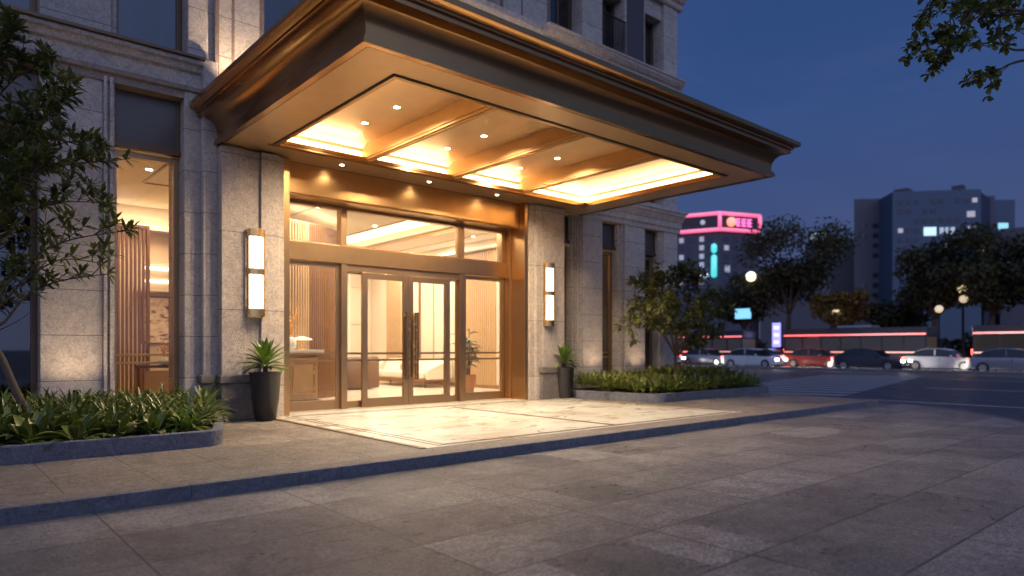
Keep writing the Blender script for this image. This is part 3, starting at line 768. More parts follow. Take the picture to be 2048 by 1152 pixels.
cs = MB(); cs.box(13.82,13.92,14.3,24.8,IC-.275,IC-.26); cs.box(6.0,13.6,24.82,24.92,IC-.275,IC-.26); cs.build('cove_light', M['ipanel'], LW)
wp = MB(); wp.box(12.1,12.25,24.9,24.999,PZ,IC-.4); wp.box(12.95,13.05,24.9,24.999,PZ,IC-.4); wp.build('wall_fin', M['iceil'], LW)
MB().box(12.27,12.40,24.93,24.98,PZ+.2,IC-.5).build('vertical_light_slot', M['ipanel'], LW)
MB().box(10.9,11.0,24.9,24.999,PZ,IC-.4).build('wall_fin', M['iceil'], LW)
# curved fluted screen behind the desk
sc_ = MB(); scl = MB()
for i in range(50):
    t_ = i/57*.84; a = math.pi*.5*t_
    x = 6.0+3.55*math.sin(a); y = 19.15-2.95*math.cos(a)
    (scl if i < 19 else sc_).lathe([(.030,PZ),(.030,4.62)],(x,y),8)
scr = sc_.build('slatted_screen', M['wood'], H, smooth=True, angle=60)
scl.build('light_slats', M['woodl'], scr, smooth=True, angle=60)
bk = MB(); pts = []
for i in range(30):
    a = math.pi*.5*i/29*.70; pts.append((5.95+3.55*math.sin(a), 19.25-2.95*math.cos(a)))
vs=[]; 
for x,y in pts: vs += [(x,y,PZ),(x,y,4.6)]
bk.add(vs,[(2*i,2*i+2,2*i+3,2*i+1) for i in range(29)]); bk.build('screen_backing', M['wood'], scr, smooth=True)
bk = MB(); vs=[]
for x,y in pts: vs += [(x,y,4.66),(x-.3,y+.25,4.66)]
bk.add(vs,[(2*i,2*i+2,2*i+3,2*i+1) for i in range(29)]); bk.build('screen_cove_light', M['ipanel'], scr)
sb = MB(); vs=[]
for x,y in pts: vs += [(x+.06,y-.08,PZ+.03),(x+.06,y-.08,PZ+.06)]
sb.add(vs,[(2*i,2*i+2,2*i+3,2*i+1) for i in range(29)]); sb.build('foot_light', M['ipanel'], scr)
# left room: slats, picture niche
sc_ = MB()
for i in range(15): sc_.box(2.62+i*.083,2.66+i*.083,17.0,17.1,PZ,4.12)
sc_.box(2.55,3.92,16.98,17.12,4.12,4.2); sc_.box(3.86,3.92,16.98,17.12,PZ,4.12)
sc_.build('slatted_screen', M['wood'], H)
MB().box(4.9,5.44,18.6,18.98,PZ,4.25).build('wood_panel', M['wood'], LW)
sh = MB(); sh.box(2.1,5.4,18.55,18.98,4.36,4.46); sh.box(4.2,4.9,18.7,18.98,3.55,3.6); sh.box(4.2,4.9,18.7,18.98,3.2,3.24); sh.box(4.0,5.4,18.7,18.98,2.86,2.92)
sh.build('ledge', M['iceil'], LW)
sh = MB(); sh.box(2.2,5.4,18.7,18.9,4.465,4.49); sh.box(4.22,4.88,18.9,18.97,3.42,3.5); sh.box(4.22,4.88,18.9,18.97,3.1,3.16)
sh.build('ledge_light', M['ipanel'], LW)
tr = MB(); tr.box(3.6,5.4,16.2,16.24,IC-.02,IC-.001); tr.box(3.6,3.64,14.3,16.2,IC-.02,IC-.001); tr.build('ceiling_trim', M['wood'], H)

# interior lamps (they stand for the lobby's ceiling lights)
for x,y,p in ((7.5,15.5,52),(10.2,15.2,62),(12.7,16.0,52),(8.4,21.8,52),(11.0,19.2,78),(12.8,22.4,60),(12.9,19.0,45)):
    lamp('AREA','lobby_ceiling_lamp',(x,y,IC-.03),p*2.9,(1,.87,.70),1.1,parent=H)
lamp('AREA','room_lamp',(3.8,15.6,IC-.04),80,(1,.70,.42),1.0,parent=H)
lamp('AREA','room_lamp',(4.2,17.8,IC-.04),80,(1,.70,.42),1.0,parent=H)
lamp('AREA','room_lamp',(15.3,15.3,IC-.04),60,(1,.70,.42),1.0,parent=H)
for i,(x,y) in enumerate(((7.6,16.2),(8.0,14.9),(10.0,17.6),(13.3,17.2),(3.45,15.0))):
    MB().lathe([(.06,IC-.006),(.06,IC-.001)],(x,y),20).build('lobby_spot', M['down'], LC)

# ---- furniture
t = thing('reception_desk','tan panelled reception desk with pale stone top seen through the left sidelight','desk',(6.6,15.9,PZ+.002))
d_ = MB(); d_.box(5.9,7.30,15.6,16.3,PZ+.06,1.22); d_.build('body', M['woodl'], t, bevel=.01)
d_ = MB(); d_.box(5.84,7.42,15.5,16.4,1.30,1.40); d_.build('countertop', M['white'], t, bevel=.01)
d_ = MB(); d_.box(5.95,7.36,15.56,16.34,1.222,1.298); d_.box(5.9,7.36,15.56,16.34,PZ+.003,PZ+.06); d_.build('plinth', M['wood'], t)
d_ = MB()
for x0,x1 in ((5.98,6.6),(6.66,7.22)):
    for a in ((x0,x1,.35,.38),(x0,x1,1.05,1.08),(x0,x0+.03,.38,1.05),(x1-.03,x1,.38,1.05)): d_.box(a[0],a[1],15.585,15.60,a[2],a[3])
d_.build('panel_trim', M['brass'], t)
t = thing('table_vase','white vase with thin gold twigs on the reception desk','vase',(6.75,15.95,1.40))
MB().lathe([(.08,1.402),(.14,1.44),(.16,1.56),(.12,1.68),(.05,1.72)],(6.75,15.95),20).build('vase_body', M['white'], t, smooth=True, angle=60)
tw_ = MB(); rr = random.Random(3)
for i in range(26):
    a = rr.uniform(0,6.28); q = rr.uniform(.05,.42); h_ = rr.uniform(.3,.95)
    p0 = Vector((6.75,15.95,1.7)); p2 = p0+Vector((math.cos(a)*q,math.sin(a)*q,h_)); p1 = (p0+p2)/2+Vector((0,0,.08))
    tw_.tube([p0,p1,p2],[.005,.004,.003],4)
    for k in range(6):
        pp = p1.lerp(p2, rr.random())+Vector((rr.uniform(-.05,.05),rr.uniform(-.05,.05),rr.uniform(-.05,.05))); tw_.sphere(pp,.013,6,4)
tw_.build('twigs', M['brass'], t)
t = thing('desk_lamp','low table lamp with a flat lit shade on the reception desk','lamp',(7.1,16.05,1.40))
MB().lathe([(.07,1.402),(.07,1.42),(.012,1.43),(.012,1.66)],(7.1,16.05),16).build('stand', M['brass'], t)
MB().lathe([(.05,1.72),(.24,1.66),(.24,1.645),(.02,1.65)],(7.1,16.05),24).build('lamp_shade', emit('desk_lamp_glow',(1,.82,.55),2.5), t, smooth=True, angle=50)

t = thing('sofa','long ivory leather sofa against the right lobby wall behind the doors','sofa',(12.9,20.6,PZ+.002))
s0,s1 = 18.7,22.5
S_ = MB()
S_.box(12.45,13.45,s0,s1,.33,.42); S_.build('frame', M['wood'], t, bevel=.02)
for i in range(3):
    a = s0+.08+i*(s1-s0-.16)/3; b2 = a+(s1-s0-.16)/3-.015
    MB().box(12.42,13.2,a,b2,.425,.66).build('seat_cushion', M['sofa'], t, bevel=.06)
    q = MB(); q.extr_y([(13.05,.66),(13.4,.66),(13.5,1.06),(13.28,1.06)],a,b2); q.build('back_cushion', M['sofa'], t, bevel=.05)
for a in (s0-.12,s1+.0): 
    q = MB(); q.extr_y([(12.48,.40),(13.5,.40),(13.5,1.02),(13.2,1.0),(12.5,.74)],a,a+.12); q.build('arm', M['sofa'], t, bevel=.04)
q = MB(); q.extr_y([(13.46,.40),(13.56,.40),(13.6,1.08),(13.5,1.08)],s0,s1); q.build('back_panel', M['woodl'], t, bevel=.01)
for x in (12.55,13.4):
    for y in (s0+.1,s1-.1): MB().lathe([(.03,PZ+.003),(.04,.33)],(x,y),10).build('leg', M['darkb'], t)
MB().box(12.85,13.06,20.2,20.9,.665,.93).build('throw_pillow', M['woodl'], t, bevel=.08)
t = thing('curved_bench','dark brown curved lounge seat seen from behind through the left glass','armchair',(10.0,19.6,PZ+.002))
q = MB(); vs=[]; n_=26; prof_=[(0,.0),(0,.92),(.10,1.0),(.22,.92),(.22,.0)]
for i in range(n_):
    a = math.pi*(1.06+.62*i/(n_-1)); 
    hh = 1-.0*math.cos(i)-.28*max(0,1-i/4.0)**2
    for o_,z in prof_:
        r_ = 1.35-o_; vs.append((10.45+r_*math.cos(a), 20.3+r_*math.sin(a)*.8, PZ+.05+z*hh))
m5=len(prof_); fs=[]
for i in range(n_-1):
    for k in range(m5): fs.append((i*m5+k,(i+1)*m5+k,(i+1)*m5+(k+1)%m5,i*m5+(k+1)%m5))
fs += [tuple(range(m5)), tuple(range((n_-1)*m5,n_*m5))]
q.add(vs,fs); q.build('backrest', M['brownl'], t, smooth=True, angle=50)
MB().lathe([(.9,PZ+.1),(.98,PZ+.2),(.98,PZ+.42),(.9,PZ+.46)],(10.45,20.35),30).build('seat', M['brownl'], t, smooth=True, angle=50)
MB().lathe([(.8,PZ+.003),(.8,PZ+.099)],(10.45,20.35),30).build('plinth', M['darkb'], t)
t = thing('floor_lamp','slim floor lamp with white drum shade behind the sofa','floor lamp',(13.72,18.45,PZ+.002))
MB().lathe([(.15,PZ+.003),(.15,PZ+.02),(.013,PZ+.03),(.013,1.62)],(13.72,18.45),16).build('stand', M['brass'], t)
MB().lathe([(.17,1.50),(.155,1.92),(.15,1.92),(.165,1.50)],(13.72,18.45),28,caps=False).build('lamp_shade', emit('shade_glow',(1,.86,.66),1.3), t, smooth=True)
t = thing('wall_light','small lit rectangular wall light on the pale back wall of the lobby','wall lamp',(11.9,24.93,2.0))
MB().box(11.85,11.97,24.86,24.93,1.85,2.35).build('diffuser', emit('small_wall_light',(1,.85,.6),4), t, bevel=.01)
MB().box(11.86,11.96,24.932,24.998,1.95,2.25).build('wall_plate', M['brass'], t)

def houseplant():
    t = thing('houseplant','broad-leaved green houseplant in a terracotta pot behind the right sidelight','plant',(12.2,16.0,PZ+.002))
    cx,cy = 12.2,16.0; z = PZ+.003
    MB().lathe([(.15,z),(.20,z+.22),(.24,z+.52),(.21,z+.53),(.2,z+.46)],(cx,cy),26,caps=True).build('pot', M['terra'], t, smooth=True, angle=50)
    st = MB(); lf = MB(); rr = random.Random(11)
    for i in range(6):
        a = rr.uniform(0,6.28); h_ = rr.uniform(.8,1.35); q=rr.uniform(.08,.28)
        p0 = Vector((cx+.05*math.cos(a),cy+.05*math.sin(a),z+.45)); p2 = Vector((cx+q*math.cos(a),cy+q*math.sin(a),z+.5+h_)); p1=(p0+p2)/2+Vector((0,0,.05))
        st.tube([p0,p1,p2],[.014,.012,.008],6)
        for k in range(9):
            tt = .35+.65*k/8; pp = p0.lerp(p2,tt); b2 = rr.uniform(0,6.28)
            lf.leaf(pp, Vector((math.cos(b2),math.sin(b2),rr.uniform(-.1,.7))), Vector((0,0,1)), rr.uniform(.26,.4), rr.uniform(.13,.18), .55, 5, .45)
    st.build('stems', M['bark'], t, smooth=True); lf.build('foliage', M['broad'], t, smooth=True)
houseplant()

t = thing('console_table','dark topped side table behind the tall left window','table',(3.95,15.9,PZ+.002))
MB().box(3.45,4.75,15.7,16.2,1.02,1.08).build('tabletop', M['darkb'], t, bevel=.006)
for x in (3.50,4.70):
    for y in (15.75,16.15): MB().box(x-.025,x+.025,y-.025,y+.025,PZ+.003,1.018).build('leg', M['wood'], t)
MB().box(3.55,4.65,15.8,16.14,.40,.95).build('drawer_box', M['woodl'], t)
t = thing('small_vase','small white vase with gold blossoms on the side table in the left window','vase',(3.95,15.95,1.08))
MB().lathe([(.06,1.082),(.10,1.12),(.09,1.2),(.03,1.26)],(3.95,15.95),18).build('vase_body', M['white'], t, smooth=True, angle=60)
q = MB()
for i in range(14):
    a=random.uniform(0,6.28); p0=Vector((3.95,15.95,1.25)); p2=p0+Vector((math.cos(a)*random.uniform(.03,.15),math.sin(a)*.08,random.uniform(.12,.4))); q.tube([p0,p2],.004,4); q.sphere(p2,.02,7,5)
q.build('blossoms', M['brass'], t)
t = thing('wall_picture','framed pale landscape picture on the back wall seen in the left window','picture',(4.55,18.95,1.6))
MB().box(4.18,4.92,18.95,18.995,1.55,2.75).build('frame', M['wood'], t)
m, nt, b = newmat('abstract_landscape'); n = N(nt); p = n.pos()
c = n.ramp(n.noise(n.map(p,(1,1,2.2)), 2.3, 6, .6, 1.5), [(.38,(.20,.10,.05)),(.46,(.72,.6,.45)),(.62,(.85,.78,.66)),(.7,(.4,.26,.15))]); n.link(c, b.inputs['Base Color']); b.inputs['Roughness'].default_value=.6
MB().box(4.21,4.89,18.94,18.949,1.58,2.72).build('canvas', m, t)

# ------------------------------------------------------------------ potted agaves by the doors
def pot_plant(cx,cy,h,sc_,label,seed):
    t = thing('potted_agave', label, 'potted plant', (cx,cy,PZ+.005), 0, 'potted plants flanking the entrance')
    z = PZ+.006; rr = random.Random(seed)
    MB().lathe([(.155*sc_,z),(.175*sc_,z+.02),(.225*sc_,z+h*.45),(.25*sc_,z+h*.93),(.262*sc_,z+h*.955),(.262*sc_,z+h),(.235*sc_,z+h),(.225*sc_,z+h-.06)],(cx,cy),40).build('pot', M['pot'], t, smooth=True, angle=45)
    MB().lathe([(.224*sc_,z+h-.05),(.01,z+h-.035)],(cx,cy),30).build('soil', M['soil'], t, smooth=True)
    lf = MB()
    MB().tube([(cx,cy,z+h-.06),(cx,cy,z+h+.17)],[.05,.045],10).build('stem', M['bark'], t, smooth=True)
    for k in range(38):
        f_ = k/37; a = k*2.39996+rr.uniform(-.2,.2); el = -.05+1.45*f_**1.15
        d = Vector((math.cos(a)*math.cos(el), math.sin(a)*math.cos(el), math.sin(el)+.12))
        L = (.50-.12*f_)*sc_*rr.uniform(.85,1.1)
        lf.leaf(Vector((cx,cy,z+h+.06+.16*f_))+d*.02, d, Vector((0,0,1)), L, .098*sc_*(1-.15*f_), .42*(1-f_)+.05, 6, .42, .22)
    lf.build('foliage', M['agave'], t, smooth=True)
pp = onY(534,838,12.2); 
d = ray(536,842); t_ = (PZ-CAMZ)/d.z; pot_plant(d.x*t_, d.y*t_+.12, .87, 1.06, 'larger potted agave in charcoal planter left of the glass doors', 2)
d = ray(1134,797); t_ = (PZ-CAMZ)/d.z; pot_plant(d.x*t_, d.y*t_+.12, .80, 1.05, 'smaller-looking potted agave in charcoal planter right of the doors', 5)

# ------------------------------------------------------------------ planting beds
def bed(poly, holes_poly, name, label):
    t = thing(name, label, 'planter', (poly[0][0],poly[0][1],PZ+.001))
    n_ = len(poly); vs=[]; 
    z0,z1 = PZ+.002, PZ+.21
    vs = [(x,y,z0) for x,y in poly]+[(x,y,z1) for x,y in poly]+[(x,y,z1) for x,y in holes_poly]+[(x,y,z1-.07) for x,y in holes_poly]
    fs=[]
    for k in range(n_):
        l=(k+1)%n_
        for q in range(3): fs.append((q*n_+k,q*n_+l,(q+1)*n_+l,(q+1)*n_+k))
    MB().add(vs,fs).build('kerb', M['kerb'], t, bevel=.012)
    MB().add([(x,y,z1-.065) for x,y in holes_poly],[tuple(range(n_))]).build('soil', M['soil'], t)
def arc(cx,cy,r,a0,a1,n_=6): return [(cx+r*math.cos(R(a0+(a1-a0)*i/n_)), cy+r*math.sin(R(a0+(a1-a0)*i/n_))) for i in range(n_+1)]
def inset(poly, d_):
    c = []; n_=len(poly)
    for i in range(n_):
        a=Vector(poly[i-1]); b_=Vector(poly[i]); e=Vector(poly[(i+1)%n_])
        n1=Vector((-(b_-a).y,(b_-a).x)).normalized(); n2=Vector((-(e-b_).y,(e-b_).x)).normalized()
        m_=(n1+n2); m_ = m_/max(.3,m_.length_squared)*2 if m_.length>1e-6 else n1
        c.append((b_.x+m_.x*d_/1, b_.y+m_.y*d_/1))
    return c
lb = [(-5.5,9.42)] + arc(2.85,9.70,.28,-90,0-12,6) + [(3.55,10.9),(3.92,12.25),(3.95,12.68),(-5.5,12.9)]
bed(lb, inset(lb,.13), 'left_planter', 'low granite planter kerb full of dark groundcover left of the entrance')
rb = [(13.12,12.88),(12.92,12.3),(13.15,10.4)] + arc(13.62,10.32,.35,190,275,6) + [(18.45,10.02)] + arc(18.5,10.27,.25,-80,10,4) + [(18.75,12.9)]
bed(rb, inset(rb,.13), 'right_planter', 'low granite planter kerb with small tree right of the entrance')

def inpoly(x,y,poly):
    r=False; j=len(poly)-1
    for i in range(len(poly)):
        xi,yi=poly[i]; xj,yj=poly[j]
        if ((yi>y)!=(yj>y)) and (x<(xj-xi)*(y-yi)/(yj-yi)+xi): r=not r
        j=i
    return r
def clump(mb, x,y,z, rr, n_, L, W_, droop, elev=(.5,1.35), seg=5, peak=.4):
    for k in range(n_):
        a = k*2.39996+rr.uniform(-.4,.4); el = rr.uniform(*elev)
        d = Vector((math.cos(a)*math.cos(el),math.sin(a)*math.cos(el),math.sin(el)))
        mb.leaf(Vector((x,y,z))+Vector((math.cos(a),math.sin(a),0))*.03, d, Vector((0,0,1)), L*rr.uniform(.7,1.15), W_*rr.uniform(.8,1.15), droop*rr.uniform(.6,1.3), seg, peak, .15)
rr = random.Random(21)
G1 = MB(); inner = inset(lb,.2)
tries = 0
y = 9.75
pts = []
while len(pts) < 420 and tries < 20000:
    tries += 1
    x = rr.uniform(-4.5,4.0); y = rr.uniform(9.55,12.75)
    if not inpoly(x,y,inner) : continue
    if any((x-a)**2+(y-b_)**2 < .026+(.02 if y<10.1 else 0) for a,b_ in pts): continue
    pts.append((x,y))
for x,y in pts:
    broad = (x < 1.9 and y < 10.6)
    hgt = .26+.10*(y-9.6)/3
    if y < 9.95 and x < 3.0: continue
    if broad: clump(G1,x,y,.33,rr,13,.40,.10,.75,(.35,1.3),5,.45)
    else: clump(G1,x,y,.36+.08*(y-10)/2,rr,18,.44,.05,.9,(.4,1.35),5,.35)
tag(G1.build('groundcover', M['cover'], smooth=True), 'dense dark green strappy groundcover filling the left planter', 'groundcover', kind='stuff')
G2 = MB(); inner = inset(rb,.22); pts=[]; tries=0
while len(pts) < 330 and tries < 20000:
    tries += 1
    x = rr.uniform(12.9,18.8); y = rr.uniform(10.1,12.85)
    if not inpoly(x,y,inner): continue
    if any((x-a)**2+(y-b_)**2 < .028 for a,b_ in pts): continue
    pts.append((x,y))
for x,y in pts:
    if x > 16.0 and y > 10.9: clump(G2,x,y,.38+.16*math.sin(math.pi*min(1,max(0,(x-15.2)/3.6))),rr,18,.44,.085,.6,(.5,1.4),4,.5)
    else: clump(G2,x,y,.36+.05*(y-10.2),rr,18,.43,.052,.8,(.4,1.35),4,.4)
tag(G2.build('groundcover', M['cover2'], smooth=True), 'dense green strappy groundcover filling the right planter', 'groundcover', kind='stuff')
# single plants along the front of the beds
front = [(-.15,9.72,'broad-leaved plant at the left edge of the front row of the left planter'),(.42,9.70,'broad-leaved plant drooping over the kerb, second from the left in the left planter'),
         (.95,9.74,'broad-leaved plant, third from the left along the left planter kerb'),(1.42,9.70,'pale-edged broad-leaved plant in the middle of the left planter front'),
         (1.88,9.74,'broad-leaved plant right of the middle along the left planter front'),(2.30,9.76,'broad-leaved plant near the rounded corner of the left planter')]
for i,(x,y,lb_) in enumerate(front):
    t = MB(); r2=random.Random(40+i); clump(t,x,y,.30,r2,17,.42,.125,.85,(.25,1.3),6,.5)
    tag(t.build('leafy_plant', M['cover'], smooth=True), lb_, 'plant', 'broad-leaved plants along the left planter')
t = MB(); clump(t,2.72,9.86,.32,random.Random(61),24,.42,.062,.75,(.3,1.35),6,.4)
tag(t.build('strap_plant', M['agave'], smooth=True), 'bright green fan of straps at the corner of the left planter', 'plant')
t = MB(); clump(t,3.28,10.75,.34,random.Random(62),30,.44,.035,1.0,(.4,1.4),6,.3)
tag(t.build('grass_tuft', M['cover2'], smooth=True), 'yellow-striped grassy tuft spilling over the right end of the left planter', 'plant')
for i,(u,v,lb_) in enumerate(((1185,775,'small pale strap plant beside the right pot'),(1292,788,'largest bright strap plant at the front corner of the right planter'),(1400,780,'strap plant right of the front corner of the right planter'),(1465,772,'strap plant toward the right end of the right planter'))):
    d = ray(u,v); t_ = (.33-CAMZ)/d.z; x,y = d.x*t_, d.y*t_
    x,y = {0:(13.28,11.5),1:(13.9,10.38),2:(15.5,10.36),3:(17.0,10.34)}[i]
    t = MB(); clump(t,x,y,.28,random.Random(70+i),34,.56 if i==1 else .44,.05,.85,(.35,1.4),6,.35)
    tag(t.build('strap_plant', M['cover2'], smooth=True), lb_, 'plant', 'pale strap plants along the right planter')

# planter uplights
def uplight(x,y,z,label,power,rot=(0,0,0),colr=(1,.74,.48),spot=80):
    t = thing('uplight', label, 'light fixture', (x,y,z), 0, 'small uplights at the foot of the wall')
    MB().lathe([(.05,z),(.055,z+.02),(.055,z+.12),(.048,z+.12),(.045,z+.10)],(x,y),18).build('housing', M['rail'], t, smooth=True, angle=40)
    MB().lathe([(.044,z+.1),(.044,z+.104)],(x,y),16).build('lens', M['down'], t)
    lamp('SPOT','bulb',(x,y,z+.14),power,colr,.03,rot=rot,spot=spot,blend=1,parent=t)
uplight(1.85,12.5,.66,'uplight washing the stone pier left of the tall window',40,rot=(R(180-12),0,0),spot=150)
uplight(14.3,12.5,.66,'uplight washing the first stone pier right of the pilaster',32,rot=(R(180-12),0,0),spot=150)
uplight(16.2,12.5,.66,'uplight washing the second stone pier, behind the small tree',32,rot=(R(180-12),0,0),spot=150)
uplight(15.2,10.9,.34,'uplight in the planter at the foot of the small tree',110,rot=(R(180),R(-18),0),spot=100)
# canopy-roof uplights warming the upper facade
for i,(x,lb_) in enumerate(((4.55,'uplight on the canopy roof at its left end'),(6.7,'uplight on the canopy roof in front of the second pier'),(8.85,'uplight in the middle of the canopy roof'),(11.7,'uplight on the canopy roof before the wide pier'))):
    uplight(x,12.45,CZ+.722,lb_,320,rot=(R(180-13),0,0),spot=110)

# ------------------------------------------------------------------ trees
def limb(mb, pts, r0, r1, n_=7):
    # smooth a coarse polyline (Catmull-Rom) and tube it
    P = [Vector(p) for p in pts]; out=[]
    for i in range(len(P)-1):
        p0=P[max(0,i-1)]; p1=P[i]; p2=P[i+1]; p3=P[min(len(P)-1,i+2)]
        for k in range(5):
            t=k/5; out.append(.5*((2*p1)+(-p0+p2)*t+(2*p0-5*p1+4*p2-p3)*t*t+(-p0+3*p1-3*p2+p3)*t**3))
    out.append(P[-1]); m_=len(out)-1
    mb.tube(out, [r0+(r1-r0)*(i/m_)**.8 for i in range(m_+1)], n_)
    return out
def whorl(mb, p, d, rr, n_, L, W_, spread=1.0, droop=.3, peak=.5, seg=3):
    d = d.normalized(); a1 = d.orthogonal().normalized(); a2 = d.cross(a1)
    ph = rr.uniform(0,6.28)
    for k in range(n_):
        a = ph+2*math.pi*k/n_+rr.uniform(-.25,.25); s_ = spread*rr.uniform(.6,1.15)
        dd = d*rr.uniform(.25,1.0)+(a1*math.cos(a)+a2*math.sin(a))*s_
        mb.leaf(p, dd, Vector((rr.uniform(-.3,.3),rr.uniform(-.3,.3),1)), L*rr.uniform(.65,1.15), W_*rr.uniform(.8,1.15), droop*rr.uniform(.3,1.5), seg, peak, .12)
def twigs(wood, leaves, path, rr, n_, tl, leafn, L, W_, start=.3, spread=1.0, up=.25, droop=.3, peak=.5, side_whorls=1, seg=3):
    m_=len(path)-1
    for i in range(n_):
        f_ = start+(1-start)*(i+rr.random())/n_; idx=min(m_-1,int(f_*m_)); p=path[idx]; d=(path[idx+1]-path[idx]).normalized()
        rd = Vector((rr.uniform(-1,1),rr.uniform(-1,1),rr.uniform(-.7,1)))
        dd = (d*.7+rd*.9+Vector((0,0,up))).normalized(); L_=tl*rr.uniform(.5,1.25)
        q1 = p+dd*L_*.5+Vector((rr.uniform(-.04,.04),rr.uniform(-.04,.04),.02)); q2 = p+(dd+Vector((0,0,.15))).normalized()*L_
        wood.tube([p,q1,q2],[.008,.006,.004],4)
        whorl(leaves,q2,(q2-q1),rr,leafn,L,W_,spread,droop,peak,seg)
        for _ in range(side_whorls):
            whorl(leaves,p.lerp(q2,rr.uniform(.35,.8)),dd+Vector((rr.uniform(-1,1),rr.uniform(-1,1),rr.uniform(-.5,1)))*.8,rr,max(3,leafn//2),L*.9,W_,spread,droop,peak,seg)
    whorl(leaves,path[-1],path[-1]-path[-3],rr,leafn+1,L,W_,spread,droop,peak,seg)

# left foreground tree
tl_ = thing('left_tree','dark leafy tree leaning at the left edge in front of the hotel wall','tree',(1.25,11.0,.28))
rr = random.Random(5); wd = MB(); lv = MB()
base = [(1.25,11.0,.28), tuple(onY(40,800,11.0)), tuple(onY(0,712,11.0)), tuple(onY(-60,620,11.0)), tuple(onY(-110,500,11.0))]
limb(wd, base, .055, .04, 9)
C0 = onY(-60,640,11.0); C1 = onY(-110,500,11.0)
limbs = [
 ([C0,onY(0,650,10.9),onY(55,590,10.8),onY(120,562,10.7),onY(215,548,10.6)],18,.026),
 ([C0,onY(0,612,11.1),onY(50,560,11.1),onY(120,520,11.2),onY(195,525,11.2)],16,.024),
 ([C0,onY(-5,590,10.8),onY(60,520,10.7),onY(140,480,10.6),onY(250,462,10.5)],26,.026),
 ([C1,onY(-20,500,11.0),onY(50,430,11.1),onY(120,405,11.2),onY(200,405,11.3)],20,.024),
 ([C1,onY(-30,470,10.8),onY(40,380,10.7),onY(110,335,10.6),onY(205,322,10.5)],30,.024),
 ([C1,onY(-40,440,11.2),onY(20,330,11.3),onY(90,280,11.4),onY(165,292,11.4)],26,.024),
 ([C1,onY(-60,420,10.7),onY(0,280,10.5),onY(70,220,10.4),onY(125,205,10.3)],28,.024),
 ([C1,onY(-80,380,11.1),onY(-20,220,11.1),onY(40,150,11.1),onY(82,145,11.0)],26,.024),
 ([C1,onY(-90,350,10.9),onY(-50,170,10.9),onY(-5,95,10.8),onY(22,75,10.7)],20,.022),
 ([C1,onY(-40,400,11.6),onY(30,300,11.8),onY(80,250,11.8),onY(100,215,11.9)],22,.022),
 ([C1,onY(-60,450,10.4),onY(10,410,10.2),onY(60,350,10.2),onY(90,330,10.1)],26,.022),
 ([C1,onY(-140,350,10.9),onY(-190,200,10.8),onY(-260,120,10.8)],22,.026),
 ([C1,onY(-190,400,11.3),onY(-290,300,11.4),onY(-360,280,11.5)],22,.026),
 ([C0,onY(-160,560,10.5),onY(-260,470,10.2),onY(-330,440,10.0)],20,.026),
]
for pts_,n_,r0 in limbs:
    pth = limb(wd, pts_, r0, .006, 6)
    dense = .95 if pts_[-1].z > 3.2 else .62
    twigs(wd, lv, pth, rr, int(n_*dense), .33, 9, .19, .052, start=.28, spread=1.0, up=.3, droop=.25, peak=.55, side_whorls=2 if pts_[-1].z > 3.0 else 1)
limb(wd,[onY(0,660,11.0),onY(40,640,10.9),onY(62,622,10.8)],.008,.003,5)
wd.build('trunk', M['bark'], tl_, smooth=True); lv.build('crown', M['leafA'], tl_, smooth=True)

# small tree in the right planter
tr_ = thing('right_tree','small open-crowned tree with clustered leaves in the right planter','tree',(15.72,11.2,.28))
rr = random.Random(9); wd = MB(); lv = MB(); Y0=11.2
B0 = onY(1352,742,Y0)
def q(u,v,dy=0): return onY(u,v,Y0+dy)
wd_base = limb(wd,[Vector((B0.x,Y0,.28)),B0,q(1350,712)],.05,.042,9)
FK = q(1350,712)
for pts_,n_ in [
 ([FK,q(1336,685,-.1),q(1312,655,-.3),q(1285,642,-.5),q(1258,655,-.6)],13),
 ([FK,q(1340,665,.1),q(1318,610,.2),q(1300,580,.4),q(1285,566,.5)],15),
 ([FK,q(1343,670,0),q(1338,620,-.2),q(1325,580,-.3),q(1318,560,-.3)],15),
 ([FK,q(1350,660,.1),q(1352,600,.3),q(1356,560,.3),q(1362,548,.3)],15),
 ([FK,q(1356,670,-.2),q(1375,610,-.5),q(1385,575,-.6),q(1392,562,-.7)],15),
 ([FK,q(1362,690,0),q(1385,650,.2),q(1408,608,.3),q(1430,590,.4)],15),
 ([FK,q(1362,695,-.1),q(1392,660,-.3),q(1420,640,-.4),q(1440,632,-.5)],14),
 ([FK,q(1366,700,.1),q(1392,685,.2),q(1415,672,.4),q(1438,668,.5)],11),
 ([FK,q(1340,690,.3),q(1315,640,.7),q(1295,610,.9),q(1275,612,1.0)],11),
 ([FK,q(1345,680,-.4),q(1340,640,-.9),q(1330,610,-1.1)],10),
 ([FK,q(1358,685,-.5),q(1380,645,-1.0),q(1400,620,-1.2)],10),
 ([FK,q(1362,702,-.1),q(1378,694,-.2),q(1392,690,-.3)],3)]:
    pth = limb(wd, pts_, .028, .006, 6)
    twigs(wd, lv, pth, rr, int(n_*1.9), .36, 8, .235, .085, start=.36, spread=1.1, up=.1, droop=.55, peak=.6, side_whorls=1)
wd.build('trunk', M['bark'], tr_, smooth=True); lv.build('crown', M['leafB'], tr_, smooth=True)

